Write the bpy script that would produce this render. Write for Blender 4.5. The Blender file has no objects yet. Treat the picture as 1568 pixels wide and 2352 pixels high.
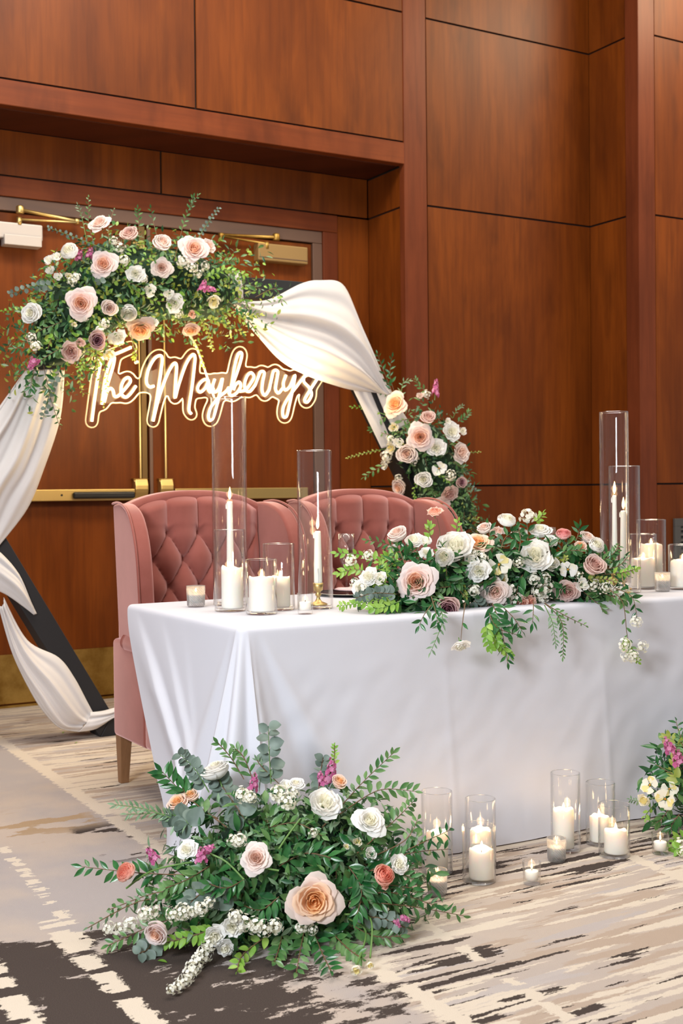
import bpy, math, random
import numpy as np
from mathutils import Vector, Matrix, noise as mnoise
rnd = random.Random(7)
S = bpy.context.scene
COL = S.collection
PI = math.pi
# ------------------------------------------------------------------ camera
F, YAW, PITCH, ROLL, ZC = 2835.7, math.radians(30.21), math.radians(0.913), math.radians(0.60), 1.14
def _axes():
    f = np.array([math.sin(YAW)*math.cos(PITCH), math.cos(YAW)*math.cos(PITCH), -math.sin(PITCH)])
    r = np.array([math.cos(YAW), -math.sin(YAW), 0.0])
    d = np.cross(f, r)
    if d[2] > 0: d = -d
    return (math.cos(ROLL)*r+math.sin(ROLL)*d, -math.sin(ROLL)*r+math.cos(ROLL)*d, f)
AX = _axes()
CAMP = Vector((0, 0, ZC))
cam = bpy.data.cameras.new('camera'); camo = bpy.data.objects.new('camera', cam); COL.objects.link(camo)
m = Matrix.Identity(4)
for i in range(3):
    m[i][0] = AX[0][i]; m[i][1] = -AX[1][i]; m[i][2] = -AX[2][i]
m.translation = CAMP
camo.matrix_world = m
cam.sensor_fit = 'VERTICAL'; cam.sensor_height = 36; cam.sensor_width = 24; cam.lens = F/2352*36
cam.clip_start = .05; cam.clip_end = 60
cam.dof.use_dof = True; cam.dof.focus_distance = 3.75; cam.dof.aperture_fstop = 5.6
S.camera = camo
# ------------------------------------------------------------------ world, lights, exposure
w = bpy.data.worlds.new('world'); S.world = w; w.use_nodes = True
bg = w.node_tree.nodes['Background']; bg.inputs[0].default_value = (.97, .97, 1, 1); bg.inputs[1].default_value = .30
def area(name, loc, target, size, power, color, sy=None):
    l = bpy.data.lights.new(name, 'AREA'); l.energy = power; l.color = color; l.size = size
    if sy: l.shape = 'RECTANGLE'; l.size_y = sy
    o = bpy.data.objects.new(name, l); COL.objects.link(o); o.location = loc
    o.rotation_euler = (Vector(target)-Vector(loc)).to_track_quat('-Z', 'Y').to_euler()
    return o
area('flash_softbox', (-1.6, .75, 2.3), (2.1, 3.6, .7), 1.0, 142, (.90, .95, 1))
area('ceiling_downlights', (2.2, 2.6, 5.0), (2.2, 2.6, 0), 4.5, 130, (1, .95, .89), 4.0)
area('wall_washer_lights', (1.6, 4.2, 5.0), (2.4, 6.3, 3.0), 2.6, 80, (1, .9, .76), .5)
area('wall_washer_lights', (6.6, 4.2, 5.0), (6.3, 5.8, 2.8), 1.6, 85, (1, .82, .55), .5)
vs = S.view_settings; vs.view_transform = 'Standard'; vs.look = 'None'; vs.gamma = 1; vs.use_curve_mapping = False; vs.exposure = .42
S.cycles.transparent_max_bounces = 32; S.cycles.max_bounces = 8; S.cycles.caustics_reflective = False; S.cycles.caustics_refractive = False
S.cycles.sample_clamp_indirect = 6
# ------------------------------------------------------------------ helpers
def ray(u, v):
    a, b = (u-784)/F, (v-1176)/F
    return Vector([AX[0][i]*a+AX[1][i]*b+AX[2][i] for i in range(3)])
def on_z(u, v, z): d = ray(u, v); return CAMP+d*((z-ZC)/d.z)
def on_y(u, v, y): d = ray(u, v); return CAMP+d*(y/d.y)
def on_x(u, v, x): d = ray(u, v); return CAMP+d*(x/d.x)
def depth(p): return sum(AX[2][i]*(p[i]-CAMP[i]) for i in range(3))
def pxm(p): return F/depth(p)
def srgb(r, g, b):
    f = lambda c: (c/12.92 if c <= .04045 else ((c+.055)/1.055)**2.4)
    return (f(r/255), f(g/255), f(b/255), 1)
def mat(name, color, rough=.5, metal=0, **kw):
    m = bpy.data.materials.new(name); m.use_nodes = True
    p = m.node_tree.nodes['Principled BSDF']
    p.inputs['Base Color'].default_value = color; p.inputs['Roughness'].default_value = rough; p.inputs['Metallic'].default_value = metal
    for k, v in kw.items(): p.inputs[k.replace('_', ' ')].default_value = v
    return m
class NT:
    def __init__(s, m): s.t = m.node_tree; s.n = s.t.nodes; s.l = s.t.links
    def new(s, ty, **kw):
        n = s.n.new(ty)
        for k, v in kw.items(): setattr(n, k, v)
        return n
    def put(s, sock, v):
        if isinstance(v, (int, float)): sock.default_value = v
        elif isinstance(v, tuple): sock.default_value = v
        else: s.l.new(v, sock)
    def math(s, op, a, b=0.0, c=None, clamp=False):
        n = s.new('ShaderNodeMath', operation=op); n.use_clamp = clamp
        s.put(n.inputs[0], a); s.put(n.inputs[1], b)
        if c is not None: s.put(n.inputs[2], c)
        return n.outputs[0]
    def step(s, x, a, b):
        n = s.new('ShaderNodeMapRange'); n.interpolation_type = 'SMOOTHSTEP'
        s.put(n.inputs[0], x); n.inputs[1].default_value = a; n.inputs[2].default_value = b
        return n.outputs[0]
    def mix(s, f, a, b):
        n = s.new('ShaderNodeMix', data_type='RGBA')
        s.put(n.inputs[0], f); s.put(n.inputs[6], a); s.put(n.inputs[7], b)
        return n.outputs[2]
    def noise(s, vec, scale, detail=3, rough=.5, dist=0):
        n = s.new('ShaderNodeTexNoise'); s.l.new(vec, n.inputs['Vector'])
        n.inputs['Scale'].default_value = scale; n.inputs['Detail'].default_value = detail; n.inputs['Roughness'].default_value = rough
        n.inputs['Distortion'].default_value = dist
        return n.outputs[0]
    def vec(s, x, y, z):
        n = s.new('ShaderNodeCombineXYZ')
        for i, v in enumerate((x, y, z)): s.put(n.inputs[i], v)
        return n.outputs[0]
    def bump(s, h, strength, dist, p):
        n = s.new('ShaderNodeBump'); n.inputs['Strength'].default_value = strength; n.inputs['Distance'].default_value = dist
        s.l.new(h, n.inputs['Height']); s.l.new(n.outputs[0], p.inputs['Normal'])
def geom_pos(t): 
    g = t.new('ShaderNodeNewGeometry'); x = t.new('ShaderNodeSeparateXYZ'); t.l.new(g.outputs['Position'], x.inputs[0]); return x.outputs
def wood(name, c1, c2, c3, rough=.44, horizontal=False):
    m = mat(name, c1, rough); t = NT(m); p = t.n['Principled BSDF']
    x, y, z = geom_pos(t)
    oi = t.new('ShaderNodeObjectInfo'); r = oi.outputs['Random']
    off = t.math('MULTIPLY', r, 37.0)
    hx = t.math('ADD', x, y)
    if horizontal: v1 = t.vec(t.math('MULTIPLY_ADD', hx, .9, off), z, 0.0); v2 = t.vec(t.math('MULTIPLY_ADD', hx, 1.4, off), t.math('MULTIPLY', z, 28.0), 0.0)
    else: v1 = t.vec(t.math('MULTIPLY_ADD', hx, 1.3, off), t.math('MULTIPLY', z, .35), 0.0); v2 = t.vec(t.math('MULTIPLY_ADD', hx, 30.0, off), t.math('MULTIPLY', z, 1.6), 0.0)
    n1 = t.noise(v1, 2.2, 4, .55, .6); n2 = t.noise(v2, 1.0, 4, .6, .3); n3 = t.noise(t.vec(t.math('MULTIPLY_ADD', hx, 2.6, off), t.math('MULTIPLY', z, .7), 3.0), 1.6, 4, .6, .2)
    c = t.mix(t.step(n1, .35, .68), c1, c2)
    c = t.mix(t.math('MULTIPLY', t.step(n3, .52, .74), .6), c, c3)
    c = t.mix(t.math('MULTIPLY', t.step(n2, .35, .75), .42), c, c3)
    hs = t.new('ShaderNodeHueSaturation'); t.put(hs.inputs['Value'], t.math('MULTIPLY_ADD', r, .14, .93)); t.l.new(c, hs.inputs['Color'])
    t.l.new(hs.outputs[0], p.inputs['Base Color'])
    p.inputs['Coat Weight'].default_value = .035; p.inputs['Coat Roughness'].default_value = .3; p.inputs['Specular IOR Level'].default_value = .17
    return m
def cloth_mat(name, color, transl=.25, rough=.85, sheer=0.0):
    m = mat(name, color, rough); t = NT(m); p = t.n['Principled BSDF']; p.inputs['Specular IOR Level'].default_value = .15
    tr = t.new('ShaderNodeBsdfTranslucent'); tr.inputs[0].default_value = color
    mx = t.new('ShaderNodeMixShader'); mx.inputs[0].default_value = transl
    t.l.new(p.outputs[0], mx.inputs[1]); t.l.new(tr.outputs[0], mx.inputs[2])
    out = mx.outputs[0]
    if sheer:
        tp = t.new('ShaderNodeBsdfTransparent'); m2 = t.new('ShaderNodeMixShader'); m2.inputs[0].default_value = sheer
        t.l.new(out, m2.inputs[1]); t.l.new(tp.outputs[0], m2.inputs[2]); out = m2.outputs[0]
    t.l.new(out, t.n['Material Output'].inputs[0])
    x, y, z = geom_pos(t)
    t.bump(t.noise(t.vec(x, y, z), 900, 1), .06, .001, p)
    return m
def glass_mat(name, tint=(1, 1, 1, 1), base=.025, rough=.0, ior=1.45):
    m = bpy.data.materials.new(name); m.use_nodes = True; t = NT(m); t.n.remove(t.n['Principled BSDF'])
    tp = t.new('ShaderNodeBsdfTransparent'); tp.inputs[0].default_value = tint
    gl = t.new('ShaderNodeBsdfGlossy'); gl.inputs['Roughness'].default_value = rough
    fr = t.new('ShaderNodeLayerWeight'); fr.inputs[0].default_value = .5
    k = t.math('MULTIPLY_ADD', t.math('POWER', fr.outputs['Facing'], 2.9), .85, base, clamp=True)
    mx = t.new('ShaderNodeMixShader'); t.l.new(k, mx.inputs[0]); t.l.new(tp.outputs[0], mx.inputs[1]); t.l.new(gl.outputs[0], mx.inputs[2])
    t.l.new(mx.outputs[0], t.n['Material Output'].inputs[0])
    return m
def glow_mat(name, color, strength, clear=False):
    m = bpy.data.materials.new(name); m.use_nodes = True; t = NT(m); t.n.remove(t.n['Principled BSDF'])
    e = t.new('ShaderNodeEmission'); e.inputs[0].default_value = color; e.inputs[1].default_value = strength; o = e.outputs[0]
    if clear:
        tp = t.new('ShaderNodeBsdfTransparent'); a = t.new('ShaderNodeAddShader'); t.l.new(o, a.inputs[0]); t.l.new(tp.outputs[0], a.inputs[1]); o = a.outputs[0]
    t.l.new(o, t.n['Material Output'].inputs[0]); return m
def petal_mat(name, color):
    m = mat(name, color, .55); t = NT(m); p = t.n['Principled BSDF']; p.inputs['Specular IOR Level'].default_value = .25
    tr = t.new('ShaderNodeBsdfTranslucent'); tr.inputs[0].default_value = color
    mx = t.new('ShaderNodeMixShader'); mx.inputs[0].default_value = .36
    t.l.new(p.outputs[0], mx.inputs[1]); t.l.new(tr.outputs[0], mx.inputs[2]); t.l.new(mx.outputs[0], t.n['Material Output'].inputs[0])
    return m
def leaf_mat(name, a, b, rough=.38, transl=.2):
    m = mat(name, a, rough); t = NT(m); p = t.n['Principled BSDF']
    x, y, z = geom_pos(t)
    c = t.mix(t.step(t.noise(t.vec(x, y, z), 22, 2), .35, .65), a, b)
    t.l.new(c, p.inputs['Base Color'])
    tr = t.new('ShaderNodeBsdfTranslucent'); t.l.new(c, tr.inputs[0])
    mx = t.new('ShaderNodeMixShader'); mx.inputs[0].default_value = transl
    t.l.new(p.outputs[0], mx.inputs[1]); t.l.new(tr.outputs[0], mx.inputs[2]); t.l.new(mx.outputs[0], t.n['Material Output'].inputs[0])
    return m

class MB:
    def __init__(s): s.v = []; s.f = []; s.mi = []
    def add(s, vs, fs, mi=0):
        k = len(s.v); s.v += [tuple(q) for q in vs]; s.f += [tuple(i+k for i in q) for q in fs]; s.mi += [mi]*len(fs)
    def box(s, a, b, mi=0):
        (x0, y0, z0), (x1, y1, z1) = a, b
        s.add([(x0, y0, z0), (x1, y0, z0), (x1, y1, z0), (x0, y1, z0), (x0, y0, z1), (x1, y0, z1), (x1, y1, z1), (x0, y1, z1)],
              [(0, 3, 2, 1), (4, 5, 6, 7), (0, 1, 5, 4), (1, 2, 6, 5), (2, 3, 7, 6), (3, 0, 4, 7)], mi)
    def grid(s, P, mi=0, closed=False):
        n, k = len(P), len(P[0]); vs = [q for row in P for q in row]; fs = []
        for i in range(n-1):
            for j in range(k if closed else k-1): fs.append((i*k+j, i*k+(j+1) % k, (i+1)*k+(j+1) % k, (i+1)*k+j))
        s.add(vs, fs, mi)
    def lathe(s, prof, c=(0, 0, 0), n=32, mi=0, cap0=False, cap1=False):
        P = [[(c[0]+r*math.cos(2*PI*j/n), c[1]+r*math.sin(2*PI*j/n), c[2]+z) for j in range(n)] for r, z in prof]
        k = len(s.v); s.grid(P, mi, True)
        if cap0: s.f.append(tuple(k+n-1-j for j in range(n))); s.mi.append(mi)
        if cap1: s.f.append(tuple(k+(len(prof)-1)*n+j for j in range(n))); s.mi.append(mi)
    def tube(s, pts, r, n=8, mi=0, caps=True):
        pts = [Vector(q) for q in pts]; rr = r if isinstance(r, (list, tuple)) else [r]*len(pts)
        up = None; P = []
        for i, q in enumerate(pts):
            d = (pts[min(i+1, len(pts)-1)]-pts[max(i-1, 0)]).normalized()
            if up is None: up = d.orthogonal().normalized()
            up = (up-d*up.dot(d)); up = up.normalized() if up.length > 1e-6 else d.orthogonal().normalized()
            sd = d.cross(up)
            P.append([tuple(q+(up*math.cos(2*PI*j/n)+sd*math.sin(2*PI*j/n))*rr[i]) for j in range(n)])
        k = len(s.v); s.grid(P, mi, True)
        if caps:
            s.f.append(tuple(k+j for j in range(n))); s.mi.append(mi)
            s.f.append(tuple(k+(len(pts)-1)*n+n-1-j for j in range(n))); s.mi.append(mi)
    def mesh(s, name, mats, smooth=True):
        me = bpy.data.meshes.new(name); me.from_pydata(s.v, [], s.f)
        for q in (mats if isinstance(mats, (list, tuple)) else [mats]): me.materials.append(q)
        if any(s.mi): me.polygons.foreach_set('material_index', s.mi)
        if smooth: me.polygons.foreach_set('use_smooth', [True]*len(me.polygons))
        me.update(); return me
    def build(s, name, mats, parent=None, smooth=True, bevel=0, seg=3, sharp=None):
        o = link(name, s.mesh(name, mats, smooth), parent)
        if bevel:
            b = o.modifiers.new('bevel', 'BEVEL'); b.width = bevel; b.segments = seg; b.limit_method = 'ANGLE'; b.angle_limit = .6
        if sharp is not None:
            o.data.set_sharp_from_angle(angle=sharp)
        return o
def link(name, me, parent=None, mw=None):
    o = bpy.data.objects.new(name, me); COL.objects.link(o)
    if parent is not None: o.parent = parent
    if mw is not None: o.matrix_basis = mw
    return o
def thing(name, label, cat, loc=(0, 0, 0), group=None, rz=0):
    o = bpy.data.objects.new(name, None); o.empty_display_size = .05; COL.objects.link(o); o.location = loc; o.rotation_euler = (0, 0, rz)
    return tag(o, label, cat, group)
def tag(o, label=None, cat=None, group=None, kind=None):
    if label: o['label'] = label
    if cat: o['category'] = cat
    if group: o['group'] = group
    if kind: o['kind'] = kind
    return o
def struct(o): o['kind'] = 'structure'; return o
def spline(pts, n=8, closed=False):
    P = [Vector(q) for q in pts]; out = []; k = len(P)
    for i in range(k-1):
        p0, p1, p2, p3 = P[max(i-1, 0)], P[i], P[i+1], P[min(i+2, k-1)]
        for j in range(n):
            t = j/n
            out.append(.5*((2*p1)+(p2-p0)*t+(2*p0-5*p1+4*p2-p3)*t*t+(-p0+3*p1-3*p2+p3)*t**3))
    out.append(P[-1]); return out
def lerp(a, b, t): return a+(b-a)*t
def interp(pts, t):
    x = t*(len(pts)-1); i = min(int(x), len(pts)-2); return lerp(Vector(pts[i]), Vector(pts[i+1]), x-i)
def sstep(a, b, x):
    t = min(max((x-a)/(b-a), 0), 1); return t*t*(3-2*t)
# ------------------------------------------------------------------ materials
WOOD = wood('stained_veneer', srgb(97, 45, 9), srgb(117, 58, 14), srgb(68, 29, 6))
TRIM = wood('stained_trim', srgb(97, 46, 24), srgb(112, 55, 30), srgb(74, 33, 17), .42)
TRIMH = wood('stained_trim_horizontal', srgb(102, 47, 21), srgb(118, 58, 27), srgb(76, 34, 15), .42, True)
JOINT = mat('joint_shadow_gap', srgb(24, 12, 7), .9)
BRASS = mat('brushed_brass', srgb(206, 178, 116), .42, 1)
BRASSD = mat('aged_brass', srgb(168, 132, 66), .5, 1)
m = BRASSD; t = NT(m); x, y, z = geom_pos(t); p = t.n['Principled BSDF']
nn = t.noise(t.vec(x, y, z), 5, 5, .65); t.l.new(t.mix(t.step(nn, .35, .7), srgb(184, 150, 82), srgb(140, 104, 46)), p.inputs['Base Color'])
BRONZE = mat('dark_bronze', srgb(112, 88, 54), .5, .7)
STEEL = mat('brown_painted_steel', srgb(96, 70, 56), .5)
GREYMETAL = mat('pale_grey_enamel', srgb(190, 180, 172), .45, .2)
TAN = mat('tan_enamel', srgb(150, 120, 74), .45, .3)
BLACK = mat('matte_black_paint', srgb(26, 26, 29), .6)
BLACKR = mat('black_rubber', srgb(20, 20, 22), .45)
LINEN = cloth_mat('white_linen', srgb(221, 221, 229), .12, .8)
CHIF = cloth_mat('ivory_chiffon', srgb(244, 241, 240), .42, .8, .08)
GLASS = glass_mat('clear_glass'); CUT = glass_mat('cut_glass', (.99, .99, 1, 1), .16, .08); t = NT(CUT); trn = t.new('ShaderNodeBsdfTranslucent'); mxx = t.new('ShaderNodeMixShader'); mxx.inputs[0].default_value = .38; src = t.n['Material Output'].inputs[0].links[0].from_socket; t.l.new(src, mxx.inputs[1]); t.l.new(trn.outputs[0], mxx.inputs[2]); t.l.new(mxx.outputs[0], t.n['Material Output'].inputs[0]); RIM = glass_mat('polished_glass_rim', (1, 1, 1, 1), .42, .15); ACRYL = glass_mat('clear_acrylic', (1, 1, 1, 1), .01)
WAX = mat('ivory_wax', srgb(250, 244, 232), .45, Subsurface_Weight=.35, Subsurface_Scale=.02)
WAX.node_tree.nodes['Principled BSDF'].inputs['Subsurface Radius'].default_value = (1, .6, .35)
WICK = mat('charred_wick', srgb(40, 28, 20), .9)
FLAME = glow_mat('candle_flame', (1, .62, .22, 1), 4, True)
FLAMEC = glow_mat('candle_flame_core', (1, .82, .5, 1), 12, True)
SILVER = mat('mirrored_silver', srgb(216, 218, 224), .18, 1)
STEMG = mat('green_stem', srgb(96, 132, 66), .5); STEMB = mat('brown_stem', srgb(110, 84, 56), .6)
LEAF = dict(
    ruscus=leaf_mat('deep_green_leaf', srgb(28, 84, 42), srgb(62, 118, 62), .26),
    mid=leaf_mat('mid_green_leaf', srgb(64, 112, 58), srgb(104, 142, 82), .34),
    dark=leaf_mat('dark_filler_leaf', srgb(34, 84, 48), srgb(74, 116, 80), .36),
    lime=leaf_mat('lime_leaf', srgb(122, 172, 62), srgb(160, 196, 88), .4, .3),
    euc=leaf_mat('eucalyptus_leaf', srgb(122, 140, 128), srgb(92, 110, 100), .5),
    sage=leaf_mat('sage_leaf', srgb(104, 138, 100), srgb(140, 166, 132), .42),
    gold=leaf_mat('yellow_green_leaf', srgb(150, 166, 66), srgb(178, 188, 96), .45, .35))
def velvet():
    m = mat('rose_velvet', srgb(150, 76, 68), .8); t = NT(m); p = t.n['Principled BSDF']
    x, y, z = geom_pos(t); n = t.noise(t.vec(x, y, z), 6, 4, .6)
    t.l.new(t.mix(t.step(n, .3, .7), srgb(130, 70, 60), srgb(144, 82, 73)), p.inputs['Base Color'])
    p.inputs['Sheen Weight'].default_value = 1.0; p.inputs['Sheen Roughness'].default_value = .5; p.inputs['Sheen Tint'].default_value = srgb(250, 204, 200)
    p.inputs['Specular IOR Level'].default_value = .1
    return m
VELVET = velvet(); LEGW = mat('oak_leg', srgb(132, 92, 60), .5)
t = NT(LEGW); x, y, z = geom_pos(t); t.l.new(t.mix(t.noise(t.vec(t.math('MULTIPLY', x, 60.), t.math('MULTIPLY', y, 60.), z), 3), srgb(116, 80, 50), srgb(150, 108, 72)), t.n['Principled BSDF'].inputs['Base Color'])
def carpet():
    m = mat('patterned_carpet', (.5, .45, .4, 1), .95); t = NT(m); p = t.n['Principled BSDF']; p.inputs['Specular IOR Level'].default_value = .05
    x, y, _ = geom_pos(t); M = t.math; st = t.step
    wob = t.noise(t.vec(x, y, 0.0), 34, 5, .75); wob2 = t.noise(t.vec(x, y, 5.0), 60, 4, .75); wx = M('MULTIPLY_ADD', wob, .09, M('ADD', x, -.045)); wy = M('MULTIPLY_ADD', wob2, .022, M('ADD', y, -.011))
    big = t.noise(t.vec(x, y, 3.0), 1.6, 4, .6); med = t.noise(t.vec(M('MULTIPLY', wx, 1.6), M('MULTIPLY', wy, 4.5), 1.0), 1.5, 4, .6)
    s1 = t.noise(t.vec(M('MULTIPLY', wx, 2.2), M('MULTIPLY', wy, 26.0), 0.0), 1.0, 3, .5)
    s2 = t.noise(t.vec(M('MULTIPLY', wx, 3.0), M('MULTIPLY', wy, 33.0), 9.0), 1.0, 3, .5)
    s3 = t.noise(t.vec(M('MULTIPLY', wx, 2.0), M('MULTIPLY', wy, 15.0), 5.0), 1.0, 3, .5)
    GRE, GREY, CREAM, DARK, TANC = srgb(184, 170, 159), srgb(166, 159, 158), srgb(210, 198, 182), srgb(52, 45, 44), srgb(164, 140, 112)
    c = t.mix(st(big, .4, .62), GRE, GREY)
    def box(x0, x1, y0, y1, soft=.12):
        a = M('MULTIPLY', st(wx, x0-soft*.3, x0+soft*.3), M('SUBTRACT', 1.0, st(wx, x1-soft*.3, x1+soft*.3)))
        b = M('MULTIPLY', st(wy, y0-soft, y0+soft), M('SUBTRACT', 1.0, st(wy, y1-soft, y1+soft)))
        return M('MULTIPLY', a, b)
    right = st(wx, 1.47, 1.52)
    # streaky field right of the long line: taupe ground, cream and grey streaks, tan patches
    patch = t.noise(t.vec(M('MULTIPLY', wx, 1.1), M('MULTIPLY', wy, 3.2), 7.0), 1.5, 4, .6)
    c = t.mix(M('MULTIPLY', right, .6), c, srgb(186, 172, 160))
    c = t.mix(M('MULTIPLY', right, M('MULTIPLY', st(s3, .52, .56), .9)), c, srgb(174, 156, 140))
    c = t.mix(M('MULTIPLY', right, st(M('MULTIPLY_ADD', M('SUBTRACT', patch, .5), .55, s1), .50, .54)), c, CREAM)
    c = t.mix(M('MULTIPLY', M('MULTIPLY', right, st(s3, .40, .37)), .9), c, srgb(178, 170, 168))
    c = t.mix(M('MULTIPLY', box(1.0, 1.42, 4.05, 4.4), st(med, .55, .57)), c, TANC)
    # black streaks: strong beside the table, in the left block and by the arch, sparse elsewhere
    zone = M('MAXIMUM', M('MULTIPLY', box(1.6, 3.6, 2.70, 3.4), .14), M('MULTIPLY', box(1.2, 1.86, 1.9, 2.62), .15))
    zone = M('MAXIMUM', zone, M('MULTIPLY', box(1.6, 3.4, 4.4, 5.9), .085)); zone = M('MAXIMUM', zone, M('MULTIPLY', box(1.86, 2.15, 1.6, 2.4), .06))
    zone = M('MAXIMUM', zone, .02)
    thr = M('SUBTRACT', .70, zone)
    blk = M('MULTIPLY', right, st(M('SUBTRACT', M('MULTIPLY_ADD', M('SUBTRACT', patch, .5), -.25, s2), thr), 0.0, .012))
    c = t.mix(blk, c, DARK)
    # plain field left of it: a few dark blots, then the large dark field in front
    left = M('SUBTRACT', 1.0, right)
    blot = M('MULTIPLY', box(1.3, 1.46, 3.65, 4.1, .06), st(med, .53, .55)); c = t.mix(M('MULTIPLY', left, blot), c, DARK)
    fine = t.noise(t.vec(M('MULTIPLY', wx, 7.0), M('MULTIPLY', wy, 16.0), 2.0), 1.0, 5, .7)
    edge = M('ADD', M('ADD', M('MULTIPLY', M('SUBTRACT', big, .5), .8), M('MULTIPLY', M('SUBTRACT', med, .5), .3)), M('MULTIPLY', M('SUBTRACT', fine, .5), .4))
    lim = M('ADD', M('MULTIPLY_ADD', M('SUBTRACT', x, .9), -.6, 3.13), edge)
    dk = M('MULTIPLY', st(M('SUBTRACT', lim, wy), 0.0, .02), M('SUBTRACT', 1.0, st(M('MULTIPLY_ADD', M('SUBTRACT', fine, .5), 1.6, wx), 1.36, 1.40)))
    spk = st(fine, .62, .64)
    c = t.mix(dk, c, t.mix(spk, DARK, srgb(176, 164, 156)))
    # lines that run towards the doors
    def line(x0, drift, wd, y0, y1, dash):
        lx = M('ABSOLUTE', M('SUBTRACT', M('SUBTRACT', wx, x0), M('MULTIPLY', M('SUBTRACT', y, 3.0), drift)))
        k = M('MULTIPLY', M('SUBTRACT', 1.0, st(lx, wd*.8, wd)), M('MULTIPLY', M('GREATER_THAN', y, y0), M('LESS_THAN', y, y1)))
        dn = t.noise(t.vec(x0*7, M('MULTIPLY', wy, 16.0), M('MULTIPLY', wx, 3.0)), 1.0, 2)
        return M('MULTIPLY', k, M('GREATER_THAN', dn, dash))
    for a in ((1.455, .018, .03, 3.55, 7, .3), (1.0, .045, .02, 3.0, 4.2, .5), (.965, 0, .032, 1.5, 3.25, .4), (.75, .03, .034, 1.5, 3.7, .44), (1.54, .0, .026, 1.5, 2.7, .4), (1.84, .1, .02, 1.4, 2.75, .46), (2.7, .1, .025, 2.0, 3.1, .4), (.35, .03, .034, 1.5, 5, .44)):
        c = t.mix(line(*a), c, CREAM)
    c = t.mix(M('MULTIPLY', t.noise(t.vec(x, y, 0.0), 380, 2), .22), c, srgb(150, 134, 122))
    t.l.new(c, p.inputs['Base Color'])
    t.bump(t.noise(t.vec(x, y, 0.0), 420, 2), .5, .004, p)
    return m
CARPET = carpet()
# ------------------------------------------------------------------ room shell
Yf, Yr, Yw = 6.216, 6.627, 5.76
CEIL = 5.3
b = MB(); b.box((-3, -2.5, -.1), (8.2, 7.0, 0)); struct(b.build('floor', CARPET, smooth=False))
ceilm = mat('ceiling_paint', srgb(226, 214, 198), .9)
b = MB(); b.box((-3, -2.5, CEIL), (8.2, 7.0, CEIL+.1)); struct(b.build('ceiling', ceilm, smooth=False))
G = .006
def backing(name, boxes):
    b = MB()
    for a in boxes: b.box(*a)
    return struct(b.build(name, JOINT, smooth=False))
wb = backing('wall_back', [((-3, Yf+.014, 3.11), (4.245, 7.0, CEIL)), ((4.25, Yf+.014, 0), (5.56, 7.0, CEIL)), ((-3, Yf+.014, 0), (1.06, 7.0, 3.11)),
                           ((1.06, Yr+.05, 0), (1.4, 7.0, 3.1)), ((3.75, Yr+.014, 0), (4.09, 7.0, 3.1)), ((1.06, Yr+.014, 2.74), (4.09, 7.0, 3.11)), ((4.087, Yf+.06, 0), (4.25, 7.0, 3.11)),
                           ((1.06, Yr+.06, 0), (4.09, 7.0, 3.1))])
wr = backing('wall_right', [((5.549, Yw+.014, 0), (8.2, 7.0, CEIL))])
def panel(parent, a, c, m=WOOD, name='panel'):
    b = MB(); b.box(a, c); o = b.build(name, m, parent, smooth=False); return o
xs = [-3, -1.415, -.033, 1.349, 2.731, 4.113]
for i in range(5):
    for z0, z1 in ((3.232, 4.005), (4.005, CEIL)): panel(wb, (xs[i]+G, Yf, z0+G), (xs[i+1]-G, Yf+.012, z1-G))
for x0, x1 in ((-3, -1.415), (-1.415, -.033), (-.033, .94)):
    for z0, z1 in ((0, 1.173), (1.173, 2.871), (2.871, 3.1)): panel(wb, (x0+G, Yf, z0+G), (x1-G, Yf+.012, z1-G))
for z0, z1 in ((0, 1.173), (1.173, 2.871), (2.871, 4.0), (4.0, CEIL)):
    panel(wb, (4.238+1.5*G, Yf+.002, z0+G), (5.5349, Yf+.012, z1-G))
    panel(wr, (5.535, 5.882, z0+G), (5.547, Yf-.001, z1-G))
    panel(wr, (5.672, Yw, z0+G), (6.95, Yw+.012, z1-G)); panel(wr, (6.96, Yw, z0+G), (8.2, Yw+.012, z1-G))
# recess: over-door panels, side panels
for x0, x1 in ((1.08, 2.69), (2.69, 4.073)): panel(wb, (x0+G, Yr, 2.852+G), (x1-G, Yr+.012, 3.095))
panel(wb, (3.848, Yr, .0), (4.073, Yr+.012, 2.852-G)); panel(wb, (1.08, Yr, .0), (1.34, Yr+.012, 2.852-G))
for z0, z1 in ((0, 1.173), (1.173, 2.852), (2.852, 3.095)):
    panel(wb, (4.075, Yf+.05, z0+G), (4.087, Yr, z1-G)); panel(wb, (1.065, Yf+.05, z0+G), (1.077, Yr, z1-G))
def trim(n, a, c, m=TRIM, bev=.004):
    b = MB(); b.box(a, c); return struct(b.build('trim_%d' % n, m, smooth=False, bevel=bev, seg=2))
trim(1, (.94, Yf-.004, 3.100), (4.113, Yf+.06, 3.228), TRIMH)          # header over the recess
trim(2, (4.075, Yf-.006, 0), (4.238, Yf+.05, CEIL))                    # pilaster right of the recess
trim(3, (.94, Yf-.006, 0), (1.075, Yf+.05, 3.0995))
trim(4, (1.079, Yf+.062, 3.098), (4.072, Yr-.001, 3.109), wood('shaded_soffit', srgb(66, 28, 14), srgb(78, 34, 18), srgb(52, 22, 12)))  # soffit, its stain darkened to paint in the shade under the header
trim(5, (5.531, Yw+.0, 0), (5.67, 5.878, CEIL))                        # corner post of the right wall
trim(6, (1.343, Yr-.012, 2.742), (3.845, Yr+.02, 2.848), TRIMH)        # wooden head of the door frame
trim(7, (3.742, Yr-.012, 0), (3.845, Yr+.02, 2.741))
trim(8, (1.343, Yr-.012, 0), (1.447, Yr+.02, 2.741))
trim(9, (1.448, Yr+.0, 2.668), (3.741, Yr+.05, 2.7415), STEEL); trim(10, (3.676, Yr+.0, 0), (3.7415, Yr+.05, 2.667), STEEL); trim(11, (1.4475, Yr+.0, 0), (1.513, Yr+.05, 2.667), STEEL)
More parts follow.
